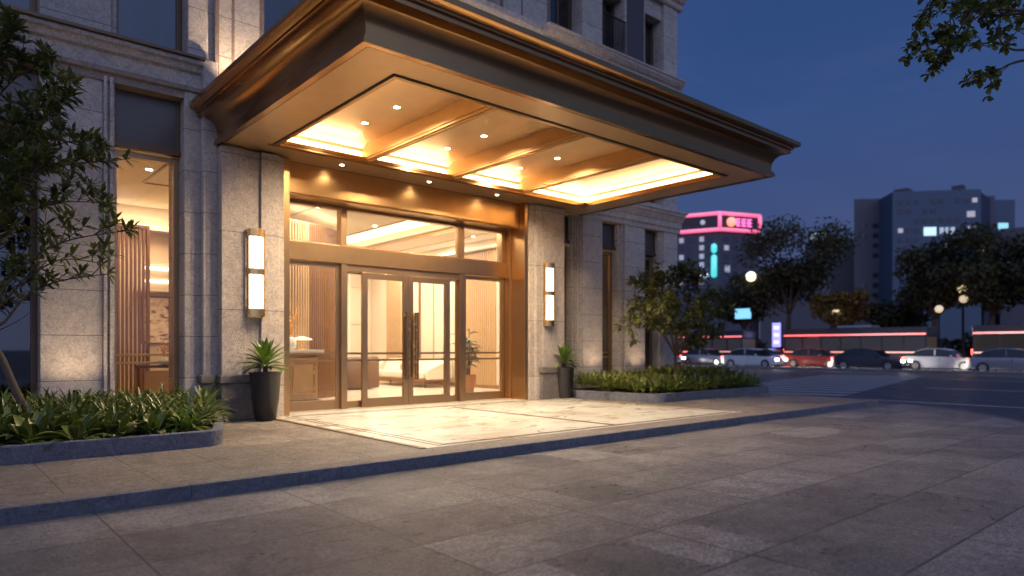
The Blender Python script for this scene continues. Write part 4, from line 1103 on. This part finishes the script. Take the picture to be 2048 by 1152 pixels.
# overhanging tree at the top right; its trunk stands outside the frame
to_ = thing('overhanging_tree','branches of round leaves hanging into the top right corner','tree',(12.6,1.0,0.0))
rr = random.Random(12); wd = MB(); lv = MB(); D0=8.6
T1 = Vector((12.4,1.1,4.6))
limb(wd,[Vector((12.6,1.0,0)),Vector((12.55,1.05,2.4)),T1,Vector((12.1,1.4,6.2))],.16,.10,10)
def o(u,v,d=0): return dep(u,v,D0+d)
for pts_,n_,st_ in [
 ([T1,o(2230,20),o(2080,22),o(1960,18),o(1905,35),o(1890,60)],18,.45),
 ([o(2080,22),o(1990,30,.1),o(1920,10,.1),o(1860,5,.2),o(1840,45,.2)],22,.2),
 ([T1,o(2200,70,.3),o(2060,98,.3),o(2015,95,.2),o(1998,70,.1),o(2004,10,0)],10,.55),
 ([o(1998,72,.1),o(1980,84,.1),o(1950,90,0),o(1925,92,-.1)],7,.4),
 ([o(1945,25),o(1925,50),o(1905,85),o(1880,105),o(1868,118)],17,.3),
 ([o(1905,85),o(1870,80,.1),o(1848,85,.1),o(1835,92,.1)],11,.1),
 ([T1,o(2180,140),o(2075,120),o(2020,128),o(1985,150),o(1965,158)],12,.62),
 ([T1,o(2210,-30,.4),o(2090,-20,.4),o(2020,0,.4),o(1975,20,.4)],24,.4),
 ([T1,o(2180,40,-.3),o(2100,40,-.4),o(2050,35,-.5)],16,.4),
 ([T1,o(2200,-80,.4),o(2080,-90,.5),o(1950,-70,.4),o(1860,-40,.4)],40,.4),
 ([T1,o(2250,-180),o(2150,-260,.4),o(2050,-260,.4)],26,.4),
 ([T1,Vector((13.5,.2,6.3)),Vector((14.4,-.6,7.2))],26,.3),
 ([T1,Vector((12.5,2.6,6.4)),Vector((13.2,3.6,7.1))],20,.3)]:
    pth = limb(wd, pts_, .018 if pts_[0] is not T1 else .03, .005, 6)
    twigs(wd, lv, pth, rr, n_, .20, 5, .105, .066, start=st_, spread=1.2, up=-.35, droop=.6, peak=.62, side_whorls=1, seg=4)
wd.build('trunk', M['bark'], to_, smooth=True); lv.build('crown', M['leafC'], to_, smooth=True)

# ------------------------------------------------------------------ street beyond
mk = plain('road_paint', (.42,.40,.39), .6, var=.25, scale=3)
cw = MB()
for i in range(13):
    x = 21.6+i*1.45; y0 = 9.2+.30*i; L = 4.4
    cw.prism([(x,y0),(x+.5,y0-.02),(x+.5-1.6,y0+L),(x-1.6,y0+L)], -.029,-.024)
struct('crosswalk', cw, mk)
ln = MB(); ln.box(20.4,20.52,-60,8.0,-.029,-.025); ln.box(28.2,28.35,-60,9.0,-.029,-.025); ln.box(36.5,36.65,-60,11,-.029,-.025)
for k in range(12): ln.box(52.4,52.55,-30+k*9,-26+k*9,-.029,-.025)
struct('road_lines', ln, mk)
struct('median_kerb', MB().box(45.2,46.0,-60,150,-.03,.14), M['kerb'])
struct('far_pavement', MB().box(60.5,75,-60,160,-.03,.14), plain('far_paving',(.10,.09,.09),.8))

CAR = {}
carpaint = [plain('silver_paint',(.35,.35,.37),.25,metallic=.6), plain('white_paint',(.55,.55,.55),.25), plain('dark_paint',(.03,.03,.04),.25), plain('red_paint',(.25,.03,.02),.25)]
tyre = plain('tyre',(.02,.02,.02),.8); rim = plain('rim',(.4,.4,.4),.35,metallic=.8)
cglass = plain('car_glass',(.015,.02,.025),.08)
hl = emit('headlight_glow',(1,.93,.82),20); tlm = emit('taillight_glow',(1,.06,.03),12); amb = emit('marker_glow',(1,.35,.08),14)
def loft(mb, secs):
    m_=len(secs[0]); vs=[p for s_ in secs for p in s_]; fs=[]
    for i in range(len(secs)-1):
        for k in range(m_): fs.append((i*m_+k,(i+1)*m_+k,(i+1)*m_+(k+1)%m_,i*m_+(k+1)%m_))
    fs += [tuple(range(m_-1,-1,-1)), tuple(range((len(secs)-1)*m_,len(secs)*m_))]
    return mb.add(vs,fs)
def make_car(paint,label):
    """local: front toward -Y, length 4.5"""
    t = thing('car', label, 'car', (0,0,0), 0, 'cars driving along the street beyond the crossing')
    b_ = MB(); secs=[]
    for y,w_,zb,zt in ((-2.25,.70,.35,.58),(-2.15,.82,.25,.68),(-1.6,.88,.22,.80),(-.9,.90,.22,.90),(0,.90,.22,.93),(1.2,.90,.22,.93),(1.9,.87,.24,.95),(2.18,.80,.3,.90),(2.25,.74,.42,.8)):
        secs.append([(-w_,y,zb),(-w_*1.02,y,(zb+zt)/2),(-w_*.93,y,zt),(w_*.93,y,zt),(w_*1.02,y,(zb+zt)/2),(w_,y,zb)])
    loft(b_,secs); body = b_.build('body', paint, t, smooth=True, angle=40, world=False)
    g = MB(); secs=[]
    for y,w_,zt in ((-1.05,.80,.90),(-.45,.72,1.36),(.1,.70,1.44),(.9,.70,1.42),(1.45,.72,1.25),(1.95,.78,.94)):
        secs.append([(-.82,y,.88),(-w_,y,zt),(w_,y,zt),(.82,y,.88)])
    loft(g,secs); g.build('windows', cglass, t, smooth=True, angle=50, world=False)
    r_ = MB(); secs=[]
    for y,zt in ((-.42,1.375),(.1,1.455),(.9,1.435),(1.4,1.28)): secs.append([(-.68,y,zt-.03),(-.64,y,zt+.02),(.64,y,zt+.02),(.68,y,zt-.03)])
    loft(r_,secs)
    for s in (-1,1): r_.box(s*.76-.03,s*.76+.03,.25,.33,.9,1.38)
    r_.build('roof', paint, t, world=False)
    for x in (-.82,.82):
        for y in (-1.4,1.4):
            w_ = MB(); vs=[]
            prof=[(.33,-.11),(.33,.11)]
            for rr_,xx in prof:
                for k in range(18): a=k*math.pi/9; vs.append((x+xx,y+rr_*math.cos(a),.33+rr_*math.sin(a)))
            w_.add(vs,[(k,(k+1)%18,(k+1)%18+18,k+18) for k in range(18)]+[tuple(range(18)),tuple(range(18,36))])
            wh = w_.build('wheel', tyre, t, world=False)
            w_ = MB(); vs=[]; sx2 = .115 if x>0 else -.115
            for rr_,xx in ((.2,sx2),(.2,sx2*1.08)):
                for k in range(12): a=k*math.pi/6; vs.append((x+xx,y+rr_*math.cos(a),.33+rr_*math.sin(a)))
            w_.add(vs,[(k,(k+1)%12,(k+1)%12+12,k+12) for k in range(12)]+[tuple(range(12,24))]); w_.build('rim', rim, wh, world=False)
    MB().box(-.26,.26,-2.265,-2.245,.38,.49).build('number_plate', carpaint[1], t, world=False)
    MB().box(-.55,.55,-2.258,-2.2,.52,.57).build('grille', cglass, t, world=False)
    for s in (-1,1):
        MB().box(s*.97-.09,s*.97+.09,-.75,-.63,.92,1.04).build('mirror', paint, t, bevel=.02, world=False)
        MB().box(s*.905-.006,s*.905+.006,-.02,.0,.30,.90).build('door_seam', cglass, t, world=False)
        MB().box(s*.62-.16,s*.62+.16,-2.25,-2.12,.58,.72).build('headlight', hl, t, world=False)
        MB().box(s*.66-.15,s*.66+.15,2.14,2.28,.70,.86).build('taillight', tlm, t, world=False)
    return t
protos = [make_car(carpaint[i], '') for i in range(4)]
cars = [ # x, y, dir(0 = towards -Y), proto, label
 (47.8,2.5,0,1,'white car with headlights on at the right edge of the nearest lane'),
 (47.8,10.6,0,0,'silver car in the nearest lane just left of the right edge'),
 (47.9,18.6,0,2,'dark car with headlights on in the middle of the nearest lane'),
 (47.8,27.0,0,1,'white car in the nearest lane below the dark street tree'),
 (47.9,36.0,0,0,'silver car furthest back in the nearest lane behind the small tree'),
 (50.9,6.5,0,2,'dark car in the second lane near the right edge'),
 (50.9,15.2,0,1,'white car in the second lane before the low grey building'),
 (50.9,23.6,0,3,'red car in the second lane beside the purple sign'),
 (50.9,33.0,0,0,'silver car in the second lane, leftmost of that lane'),
 (54.4,4.8,1,3,'red car with tail lights on in the third lane at the right'),
 (54.4,13.0,1,2,'dark car with tail lights on in the third lane'),
 (54.4,30.0,1,0,'silver car with red tail lights in the third lane at the left'),
 (54.4,42.0,1,3,'red car with tail lights seen just right of the small tree')]
used=set()
for x,y,dr,pi_,lb_ in cars:
    if pi_ in used: t = copy_tree(protos[pi_])
    else: t = protos[pi_]; used.add(pi_)
    t.location=(x,y,-.03); t.rotation_euler.z = math.pi*dr; t['label']=lb_; t['_o']=(x,y,-.03)
    if dr==0: lamp('SPOT','headlamp',(x,y-2.4,.65),7000,(1,.9,.78),.1,rot=(R(74),0,math.pi),spot=100,blend=.9)
for x,y,dr,pi_,lb_ in cars:
    if dr: lamp('POINT','tail_lamp',(x,y-2.5,.8),160,(1,.12,.06),.15)
bus_in = emit('bus_added_glow',(1,.74,.50),.035); bus_in.node_tree.nodes['Principled BSDF'].inputs['Base Color'].default_value = (.03,.028,.03,1); cglass2 = glass('bus_glass',(.8,.85,.9),1.2)
def make_bus(x,y,label,paint):
    t = thing('bus', label, 'bus', (x,y,-.03), 0, 'buses in the far lane')
    b_=MB(); b_.box(-1.25,1.25,-5.6,5.6,.35,1.35); b_.box(-1.25,1.25,-5.6,5.6,2.35,3.1); b_.build('body', paint, t, bevel=.08, world=False)
    MB().box(-1.10,1.10,-5.5,5.5,1.351,2.349).build('saloon', bus_in, t, world=False)  # solid block with a faint glow added, no lamp inside
    for k in range(7):
        for s in (-1,1): MB().box(s*1.215-.01,s*1.215+.01,-5.45+k*1.57,-4.05+k*1.57,1.36,2.34).build('window', cglass2, t, world=False)
    for k in range(8):
        yk = max(-5.5,-5.54+k*1.57)
        for s in (-1,1): MB().box(s*1.2-.04,s*1.2+.04,yk-.04,yk+.07,1.351,2.349).build('pillar', paint, t, world=False)
    MB().box(-.9,.9,-1.5,1.2,3.1,3.32).build('roof_unit', carpaint[0], t, bevel=.05, world=False)
    s_=MB()
    for s in (-1,1): s_.box(s*1.262-.01,s*1.262+.01,-5.5,5.5,2.50,2.62)
    s_.build('trail_glow_strip', tlm2, t, world=False)  # glowing strip added to imitate red light trails
    s_=MB()
    for s in (-1,1): s_.box(s*1.262-.01,s*1.262+.01,-5.5,5.5,1.12,1.22)
    s_.build('trail_glow_band', amb2, t, world=False)  # second glowing band, added for the orange light trails
    for yy in (-3.6,3.2):
        for xx in (-1.1,1.1):
            w_=MB(); vs=[]
            for dx in (-.14,.14):
                for k in range(18): a=k*math.pi/9; vs.append((xx+dx,yy+.48*math.cos(a),.48+.48*math.sin(a)))
            w_.add(vs,[(k,(k+1)%18,(k+1)%18+18,k+18) for k in range(18)]+[tuple(range(18)),tuple(range(18,36))]); w_.build('wheel', tyre, t, world=False)
    for s in (-1,1): MB().box(s*.95-.15,s*.95+.15,5.58,5.64,1.0,1.4).build('taillight', tlm, t, world=False)
    return t
tlm2 = emit('bus_trail_glow',(1,.10,.05),1.5); amb2 = emit('bus_trail_band_glow',(1,.28,.10),.9)
make_bus(57.6,9.5,'long dark bus with added red trail glow at the right edge of the far lane',carpaint[2])
make_bus(57.6,23.5,'dark bus with added red trail glow in the far lane before the plain grey building',carpaint[2])
make_bus(57.6,38.5,'dark bus in the far lane under the street tree',carpaint[2])

# street lamps
def street_lamp(x,y,h,r,label,power=0,strength=5):
    t = thing('street_lamp', label, 'street lamp', (x,y,.14), 0, 'globe street lamps of the far pavement')
    MB().lathe([(.16,.14),(.16,.3),(.07,.5),(.05,h-r-.1),(.12,h-r)],(x,y),10).build('pole', M['rail'], t, smooth=True, angle=50)
    g=MB(); g.sphere((x,y,h),r,18,12); g.build('lamp_globe', emit('globe_glow',(1,.76,.42),strength), t, smooth=True)
    if power: lamp('POINT','bulb',(x-.0,y,h+.0),power,(1,.66,.32),r,parent=t)
p = onX(1502,553,61.0); street_lamp(61.0,p.y,p.z,.48,'brightest globe street lamp, left of the dark street tree',7000,2.6)
for i,(u,v,r,lb_,st_) in enumerate(((1672,626,.34,'dim globe street lamp left of the small amber-lit tree',1.0),(1925,578,.34,'upper dim globe lamp among the right-hand trees',.8),(1878,618,.3,'lower dim globe lamp at the left side of the right-hand trees',.7),(1927,598,.3,'second dim globe lamp close below the upper one',.6))):
    p = onX(u,v,61.2); street_lamp(61.2,p.y,p.z,r,lb_,2600 if i<3 else 0,st_)

# signs
def pylon(u,v0,v1,wpx,X,colr,st_,name,label,post=True,zb=.14):
    a = onX(u-wpx/2,v0,X); b2 = onX(u+wpx/2,v1,X); y0,y1 = sorted((a.y,b2.y)); z1,z0 = a.z,b2.z
    t = thing(name,label,'sign',(X,(y0+y1)/2,zb))
    r_ = (y1-y0)/2
    f=MB(); f.box(X+.02,X+.2,y0-.06,y1+.06,z0-.06,z1+.06)
    if post: f.box(X+.06,X+.16,(y0+y1)/2-.08,(y0+y1)/2+.08,zb,z0-.06)
    f.build('housing', M['rail'], t, bevel=.03)
    e = MB(); e.box(X-.02,X+.018,y0,y1,z0,z1); e.build('lit_face', emit(name+'_glow',colr,st_), t, bevel=min(r_*.9,(z1-z0)*.45,.4))
    return t,y0,y1,z0,z1
t,y0,y1,z0,z1 = pylon(1553,646,694,17,59.8,(.30,.27,1.0),1.5,'lightbox_sign','tall violet lightbox sign on a post beside the traffic')
pmk = emit('pale_marks_glow',(.8,.8,1),1.6)
for k in range(3): zc=z0+(z1-z0)*(.2+.3*k); MB().box(59.765,59.778,y0+.2,y1-.2,zc-.12,zc+.12).build('pale_mark', pmk, t)
t,y0,y1,z0,z1 = pylon(1486,618,637,32,60.4,(.16,.62,.9),1.1,'hanging_sign','small cyan lit sign left of the violet lightbox sign')
t,y0,y1,z0,z1 = pylon(1587,672,692,12,60.0,(.10,.22,.6),.35,'blue_sign','dim blue sign on a thin post right of the violet lightbox')
t,y0,y1,z0,z1 = pylon(1770,660,690,22,62.0,(.75,.62,.75),.35,'pale_sign','pale pinkish lit panel behind the traffic before the grey building')
t,y0,y1,z0,z1 = pylon(1441,683,697,24,60.2,(.5,.75,1.0),1.6,'vehicle_light_box','small white-blue lit box just right of the small tree trunk')  # lit box on a post, standing for small vehicle lights
t,y0,y1,z0,z1 = pylon(1965,490,516,14,66.0,(.9,.42,.08),.6,'amber_sign','amber upright lit sign among the right-hand trees')

# far buildings
def wallmat(name,c,r=.6): return plain(name,c,r,var=.12,scale=.15)
def block(u0,u1,vt,D0_,D1_,depth_,name,label,mat,cat='building'):
    """prism whose street face runs from pixel u0 at distance D0_ to u1 at D1_"""
    a=dep(u0,HORIZON,D0_); b2=dep(u1,HORIZON,D1_); h=dep(u0,vt,D0_).z
    n_=Vector((b2.y-a.y,-(b2.x-a.x),0)).normalized()
    f=Vector((.656,.755,0)); n_ = n_ if n_.dot(f)>0 else -n_
    ra=Vector((a.x,a.y,0)).normalized()*depth_; rb_=Vector((b2.x,b2.y,0)).normalized()*depth_
    poly=[(a.x,a.y),(b2.x,b2.y),(b2.x+rb_.x,b2.y+rb_.y),(a.x+ra.x,a.y+ra.y)]
    t=thing(name,label,cat,(a.x,a.y,-.03))
    MB().prism(poly,-.03,h).build('wall',mat,t)
    MB().prism([(p_[0],p_[1]) for p_ in poly],h,h+.6).build('parapet',mat,t)
    return t,a,b2,h,n_
def winrow(t,a,b2,f0,f1,z0,z1,mat,out=.08,name='window',n_=1):
    d=(b2-a); L=d.length; d.normalize(); nn=Vector((d.y,-d.x,0)); 
    if nn.dot(Vector((.656,.755,0)))>0: nn=-nn
    for k in range(n_):
        g0=f0+(f1-f0)*k/n_; g1=g0+(f1-f0)/n_*(.7 if n_>1 else 1)
        p0=a+d*L*g0; p1=a+d*L*g1
        poly=[(p0.x+nn.x*out,p0.y+nn.y*out),(p1.x+nn.x*out,p1.y+nn.y*out),(p1.x-nn.x*.05,p1.y-nn.y*.05),(p0.x-nn.x*.05,p0.y-nn.y*.05)]
        MB().prism(poly,z0,z1).build(name,mat,t)
wdim = emit('dim_window',(.75,.72,.68),.20); wdark = plain('dark_window',(.02,.03,.05),.15); wblue = emit('blue_window',(.6,.9,1),.9); wpale = emit('pale_window',(.7,.85,.9),.32); wwarm = emit('warm_window',(1,.75,.5),.22); wcy = emit('cyan_window',(.3,.9,.95),.7)
bmA = wallmat('dusk_grey_facade',(.085,.08,.10)); bmB = wallmat('dusk_blue_facade',(.07,.10,.15)); bmC = wallmat('pink_tower_facade',(.08,.075,.10)); bmD = wallmat('low_block_facade',(.075,.065,.08))  # dusk haze put into these bluish wall colours
def fz(v,D): return CAMZ+(HORIZON-v)*D/F
# big stepped building, three blocks fixed together
t,a,b2,h,_n = block(1708,1990,403,172,168,30,'stepped_office_block','large dusk-blue stepped office building behind the right-hand trees',bmA)
def pix_on(t,a,b2,D,u0,u1,v0,v1,mat,uA,uB,out=.1): winrow(t,a,b2,(u0-uA)/(uB-uA),(u1-uA)/(uB-uA),fz(v1,D),fz(v0,D),mat,out)
rr = random.Random(2)
for k in range(9):
    v = 425+k*20
    for j in range(11):
        u = 1722+j*24
        if rr.random() < .8 and u < 1770: pix_on(t,a,b2,170,u,u+12,v,v+9,wdark,1708,1990)
a2=dep(1785,HORIZON,163); b3=dep(1962,HORIZON,160); h2=dep(1962,378,160).z
nn=Vector((b3.y-a2.y,-(b3.x-a2.x),0)).normalized(); nn = nn if nn.dot(Vector((.656,.755,0)))>0 else -nn
o_=Vector(t['_o'])
MB().prism([(a2.x,a2.y),(b3.x,b3.y),(b3.x+nn.x*25,b3.y+nn.y*25),(a2.x+nn.x*25,a2.y+nn.y*25)],-.03,h2).build('tall_wing',bmB,t)
a4=dep(1962,HORIZON,161); b4=dep(1990,HORIZON,172)
MB().prism([(a4.x,a4.y),(b4.x,b4.y),(b4.x+20,b4.y+12),(a4.x+20,a4.y+12)],-.03,h2-.5).build('shaded_side',wallmat('shaded_side_facade',(.03,.04,.07)),t)  # side of the tall wing, its shade put into a darker colour
for (u0,u1,v0,v1,mm) in ((1848,1873,454,471,wblue),(1880,1888,455,469,wpale),(1891,1899,455,469,wpale),(1902,1910,455,469,wpale),(1934,1950,424,436,wwarm),(1936,1952,454,465,wwarm),(1885,1905,488,498,wwarm)):
    pix_on(t,a2,b3,161.5,u0,u1,v0,v1,mm,1785,1962)
for k in range(8):
    for j in range(10):
        u=1796+j*16.5; v=398+k*19
        if any(abs(u+4-cx)<20 and abs(v+4-cy)<14 for cx,cy in ((1860,462),(1895,462),(1942,430),(1944,460),(1895,493))): continue
        if rr.random()<.72: pix_on(t,a2,b3,161.5,u,u+10,v,v+9,wdark if rr.random()<.9 else wwarm,1785,1962)
for (u_,w_,h_) in ((1815,3.2,2.2),(1875,5.5,1.6),(1925,2.4,3.0)):
    q0=dep(u_,HORIZON,168); MB().box(q0.x,q0.x+w_,q0.y,q0.y+w_,h2,h2+h_).build('roof_plant',bmA,t)
t,a,b2,h,_n = block(1986,2030,404,182,182,20,'narrow_tower','narrow dark blue tower at the far right behind the office block',bmB)
pix_on(t,a,b2,182,1996,2016,446,460,wcy,1986,2030)
t,a,b2,h,_n = block(2000,2200,462,175,165,20,'low_office_block','low dark office block at the right edge of the skyline',bmA)
t,a,b2,h,_n = block(1610,1790,490,190,180,20,'plain_grey_block','plain grey block left of the stepped office building',bmD)
t,a,b2,h,_n = block(1520,1660,560,150,150,20,'rear_shop_block','low dark block behind the round street tree',bmD)
t,a,b2,h,_n = block(1616,1655,466,210,210,8,'billboard_tower','slim far block carrying a pale blue lit board above the trees',bmD)
pix_on(t,a,b2,210,1618,1652,466,486,wpale,1616,1655)
# tower with the pink frame
cx_ = dep(1438,HORIZON,150); lx = dep(1300,HORIZON,157); rx = dep(1518,HORIZON,153.5)
t = thing('neon_tower','tower with glowing pink neon frame around its top, left of the street trees','building',(cx_.x,cx_.y,-.03))
back = Vector((.656,.755,0))*14
def poly3(exp=0):
    c=Vector((cx_.x,cx_.y,0)); 
    f=-Vector((.656,.755,0))*exp
    return [(lx.x+f.x,lx.y+f.y),(c.x+f.x,c.y+f.y),(rx.x+f.x,rx.y+f.y),(rx.x+back.x,rx.y+back.y),(lx.x+back.x,lx.y+back.y)]
zt = fz(427,150); zb = fz(462,150)
MB().prism(poly3(),-.03,zb).build('wall',bmC,t)
MB().prism(poly3(.3),zb+.001,zt).build('top_storey',plain('dark_top',(.03,.025,.035),.4),t)
pk = emit('pink_neon',(1,.09,.22),1.05)
def edge3(P0,P1,z,r_=.42):
    return MB().tube([(P0.x-.4,P0.y-.45,z),(P1.x-.4,P1.y-.45,z)],r_,8)
for A_,B_ in ((lx,cx_),(cx_,rx)):
    for z in (zt,zb+.3): edge3(A_,B_,z,.42).build('neon_tube',pk,t,smooth=True)
for A_ in (cx_,rx): MB().tube([(A_.x-.4,A_.y-.45,zb+.3),(A_.x-.4,A_.y-.45,zt)],.42,8).build('neon_tube',pk,t,smooth=True)
def onface(P0,P1,f_,out=.6):
    p=P0.lerp(P1,f_); return Vector((p.x-.656*out,p.y-.755*out,0))
pc = onface(cx_,rx,.28); zc=(zt+zb)/2+.15
q_=MB(); q_.sphere((pc.x,pc.y,zc),1.05,18,12); q_.build('sign_disc',emit('orange_disc',(1,.30,.10),1.3),t,smooth=True)
pm = emit('magenta_letters',(1,.10,.45),1.3)
for k,(f_,hh) in enumerate(((.46,.8),(.60,.8),(.74,.8))):
    p0=onface(cx_,rx,f_-.05); p1=onface(cx_,rx,f_+.05)
    g=MB()
    for zz in (-.75,0,.75): g.tube([(p0.x,p0.y,zc+zz),(p1.x,p1.y,zc+zz)],.14,6)
    pm_=(p0+p1)/2; g.tube([(pm_.x,pm_.y,zc-.9),(pm_.x,pm_.y,zc+.9)],.16,6); g.tube([(p0.x,p0.y,zc-.75),(p0.x,p0.y,zc+.75)],.12,6)
    g.build('sign_letter',pm,t)
p_=onface(lx,cx_,.76); q_=MB(); q_.sphere((p_.x,p_.y,zc),.55,12,8); q_.build('roof_lamp',wpale,t,smooth=True)
# windows of the tower
def tw_pix(u0,u1,v0,v1,mat):
    if u1<1438: winrow(t,lx,cx_,(u0-1300)/138,(u1-1300)/138,fz(v1,152),fz(v0,152),mat)
    else: winrow(t,cx_,rx,(u0-1438)/80,(u1-1438)/80,fz(v1,151),fz(v0,151),mat)
for i,u in enumerate((1360,1376,1400,1416)):
    for k in range(6):
        v=474+k*17
        tw_pix(u,u+9,v,v+10, wdim if (i in (0,2) and (k+i)%5!=1) else wdark)
for i,u in enumerate((1448,1466,1484,1502)):
    for k in range(7): tw_pix(u,u+9,474+k*17,484+k*17, {(0,1):wdim,(1,5):wcy}.get((i,k),wdark))
tw_pix(1449,1459,531,545,wdim); 
g = emit('teal_sign',(.02,.72,.72),1.0)
pa = onface(lx,cx_,.913,.9)
for v0,v1 in ((487,507),(509,556)):
    q_=MB(); q_.tube([(pa.x,pa.y,fz(v1-6,150)),(pa.x,pa.y,fz(v0+6,150))],.62,12); q_.sphere((pa.x,pa.y,fz(v1-6,150)),.62,12,8); q_.sphere((pa.x,pa.y,fz(v0+6,150)),.62,12,8)
    q_.build('teal_sign_tube',g,t,smooth=True)
p_=onface(lx,cx_,.78,.9); q_=MB(); q_.sphere((p_.x,p_.y,fz(550,150)),.9,14,8,.6); q_.build('round_white_sign',emit('white_sign',(.6,.7,1),1.6),t,smooth=True)

# ---- street trees, far side
def city_tree(u,vb,vt_,wpx,X,name_label,seed,mat,dens=1.0,trunk_lean=0):
    rr = random.Random(seed); p = onX(u,HORIZON,X); s_ = X/ray(u,HORIZON).x     # metres per pixel there
    H_ = CAMZ+(HORIZON-vt_)*s_; Rw = wpx*s_/2
    t = thing('street_tree',name_label,'tree',(X,p.y,.14),0,'trees along the far pavement')
    wd=MB(); lv=MB(); base=Vector((X,p.y,.14)); zb_=CAMZ+(HORIZON-vb)*s_
    fork=base+Vector((0,trunk_lean,zb_*.75)); limb(wd,[base,base.lerp(fork,.5)+Vector((.1,.15,0)),fork],.28,.20,8)
    clusters=[]
    for i in range(11):
        a=2.4*i+rr.uniform(-.4,.4); f_=(i+.5)/11; el=rr.uniform(0,1)
        e=Vector((X+math.cos(a)*Rw*.8*rr.uniform(.5,1), p.y+math.sin(a)*Rw*rr.uniform(.45,1), zb_+(H_-zb_)*(.12+.78*rr.random())))
        if i==0: e=Vector((X,p.y+.2*Rw,H_-.5))
        m2=fork.lerp(e,.5)+Vector((rr.uniform(-.4,.4),rr.uniform(-.4,.4),.4)); limb(wd,[fork,m2,e],.13,.03,5)
        clusters.append((e,rr.uniform(.28,.42)*Rw)); clusters.append((m2,rr.uniform(.22,.34)*Rw))
    for c_,r_ in clusters:
        for k in range(int(330*dens)):
            d=Vector((rr.gauss(0,1),rr.gauss(0,1),rr.gauss(0,.75))); q_=c_+d.normalized()*r_*rr.random()**.45*1.15
            lv.leaf(q_, Vector((rr.uniform(-1,1),rr.uniform(-1,1),rr.uniform(-.8,.4))), Vector((rr.uniform(-1,1),rr.uniform(-1,1),.6)), rr.uniform(.3,.5), rr.uniform(.16,.26), .3, 2, .5)
    wd.build('trunk',M['bark'],t,smooth=True); lv.build('crown',mat,t,smooth=True)
cl = leafmat('street_tree_leaf',(.022,.024,.012),(.06,.055,.022),rough=.6,trans=.25)  # leaf colour lightened in place of distance haze
cl2 = leafmat('lamplit_tree_leaf',(.14,.08,.02),(.26,.15,.035),rough=.6,trans=.35)  # orange lamplight put into the leaf colour
city_tree(1578,600,462,215,62.5,'large dark round-crowned street tree right of the neon tower',1,cl,1.2)
city_tree(1488,640,555,110,63.5,'smaller street tree lit by the globe lamp, left of the round tree',2,cl)
city_tree(1683,645,590,90,62.5,'small amber-lit tree between the round tree and the right-hand trees',3,cl2,.8)
city_tree(1870,610,500,150,62.5,'dark street tree before the left half of the stepped office building',4,cl)
city_tree(1985,600,462,190,62.5,'taller dark street tree at the right, before the tall wing',5,cl,1.2)
city_tree(2110,600,470,150,62.5,'dark street tree cut by the right edge',6,cl)
city_tree(1790,655,605,90,64,'low dark tree in front of the plain grey block',7,cl,.7)
# shrub belt behind the pavement
hb = MB(); rr = random.Random(8)
for i in range(4200):
    y=rr.uniform(-20,95); x=rr.uniform(66,69); z=rr.uniform(.2,1)*(2.6+.9*math.sin(y*.31)+.6*math.sin(y*.83))
    hb.leaf(Vector((x,y,z)),Vector((rr.uniform(-1,1),rr.uniform(-1,1),rr.uniform(-.3,1))),Vector((rr.uniform(-1,1),rr.uniform(-1,1),.6)),rr.uniform(.7,1.1),rr.uniform(.4,.6),.3,2)
tag(hb.build('shrub_belt',cl,smooth=True),'dark mass of shrubs behind the far pavement','shrubs',kind='stuff')

# objects whose helper property is no longer needed
for o_ in list(bpy.data.objects):
    if '_o' in o_: del o_['_o']
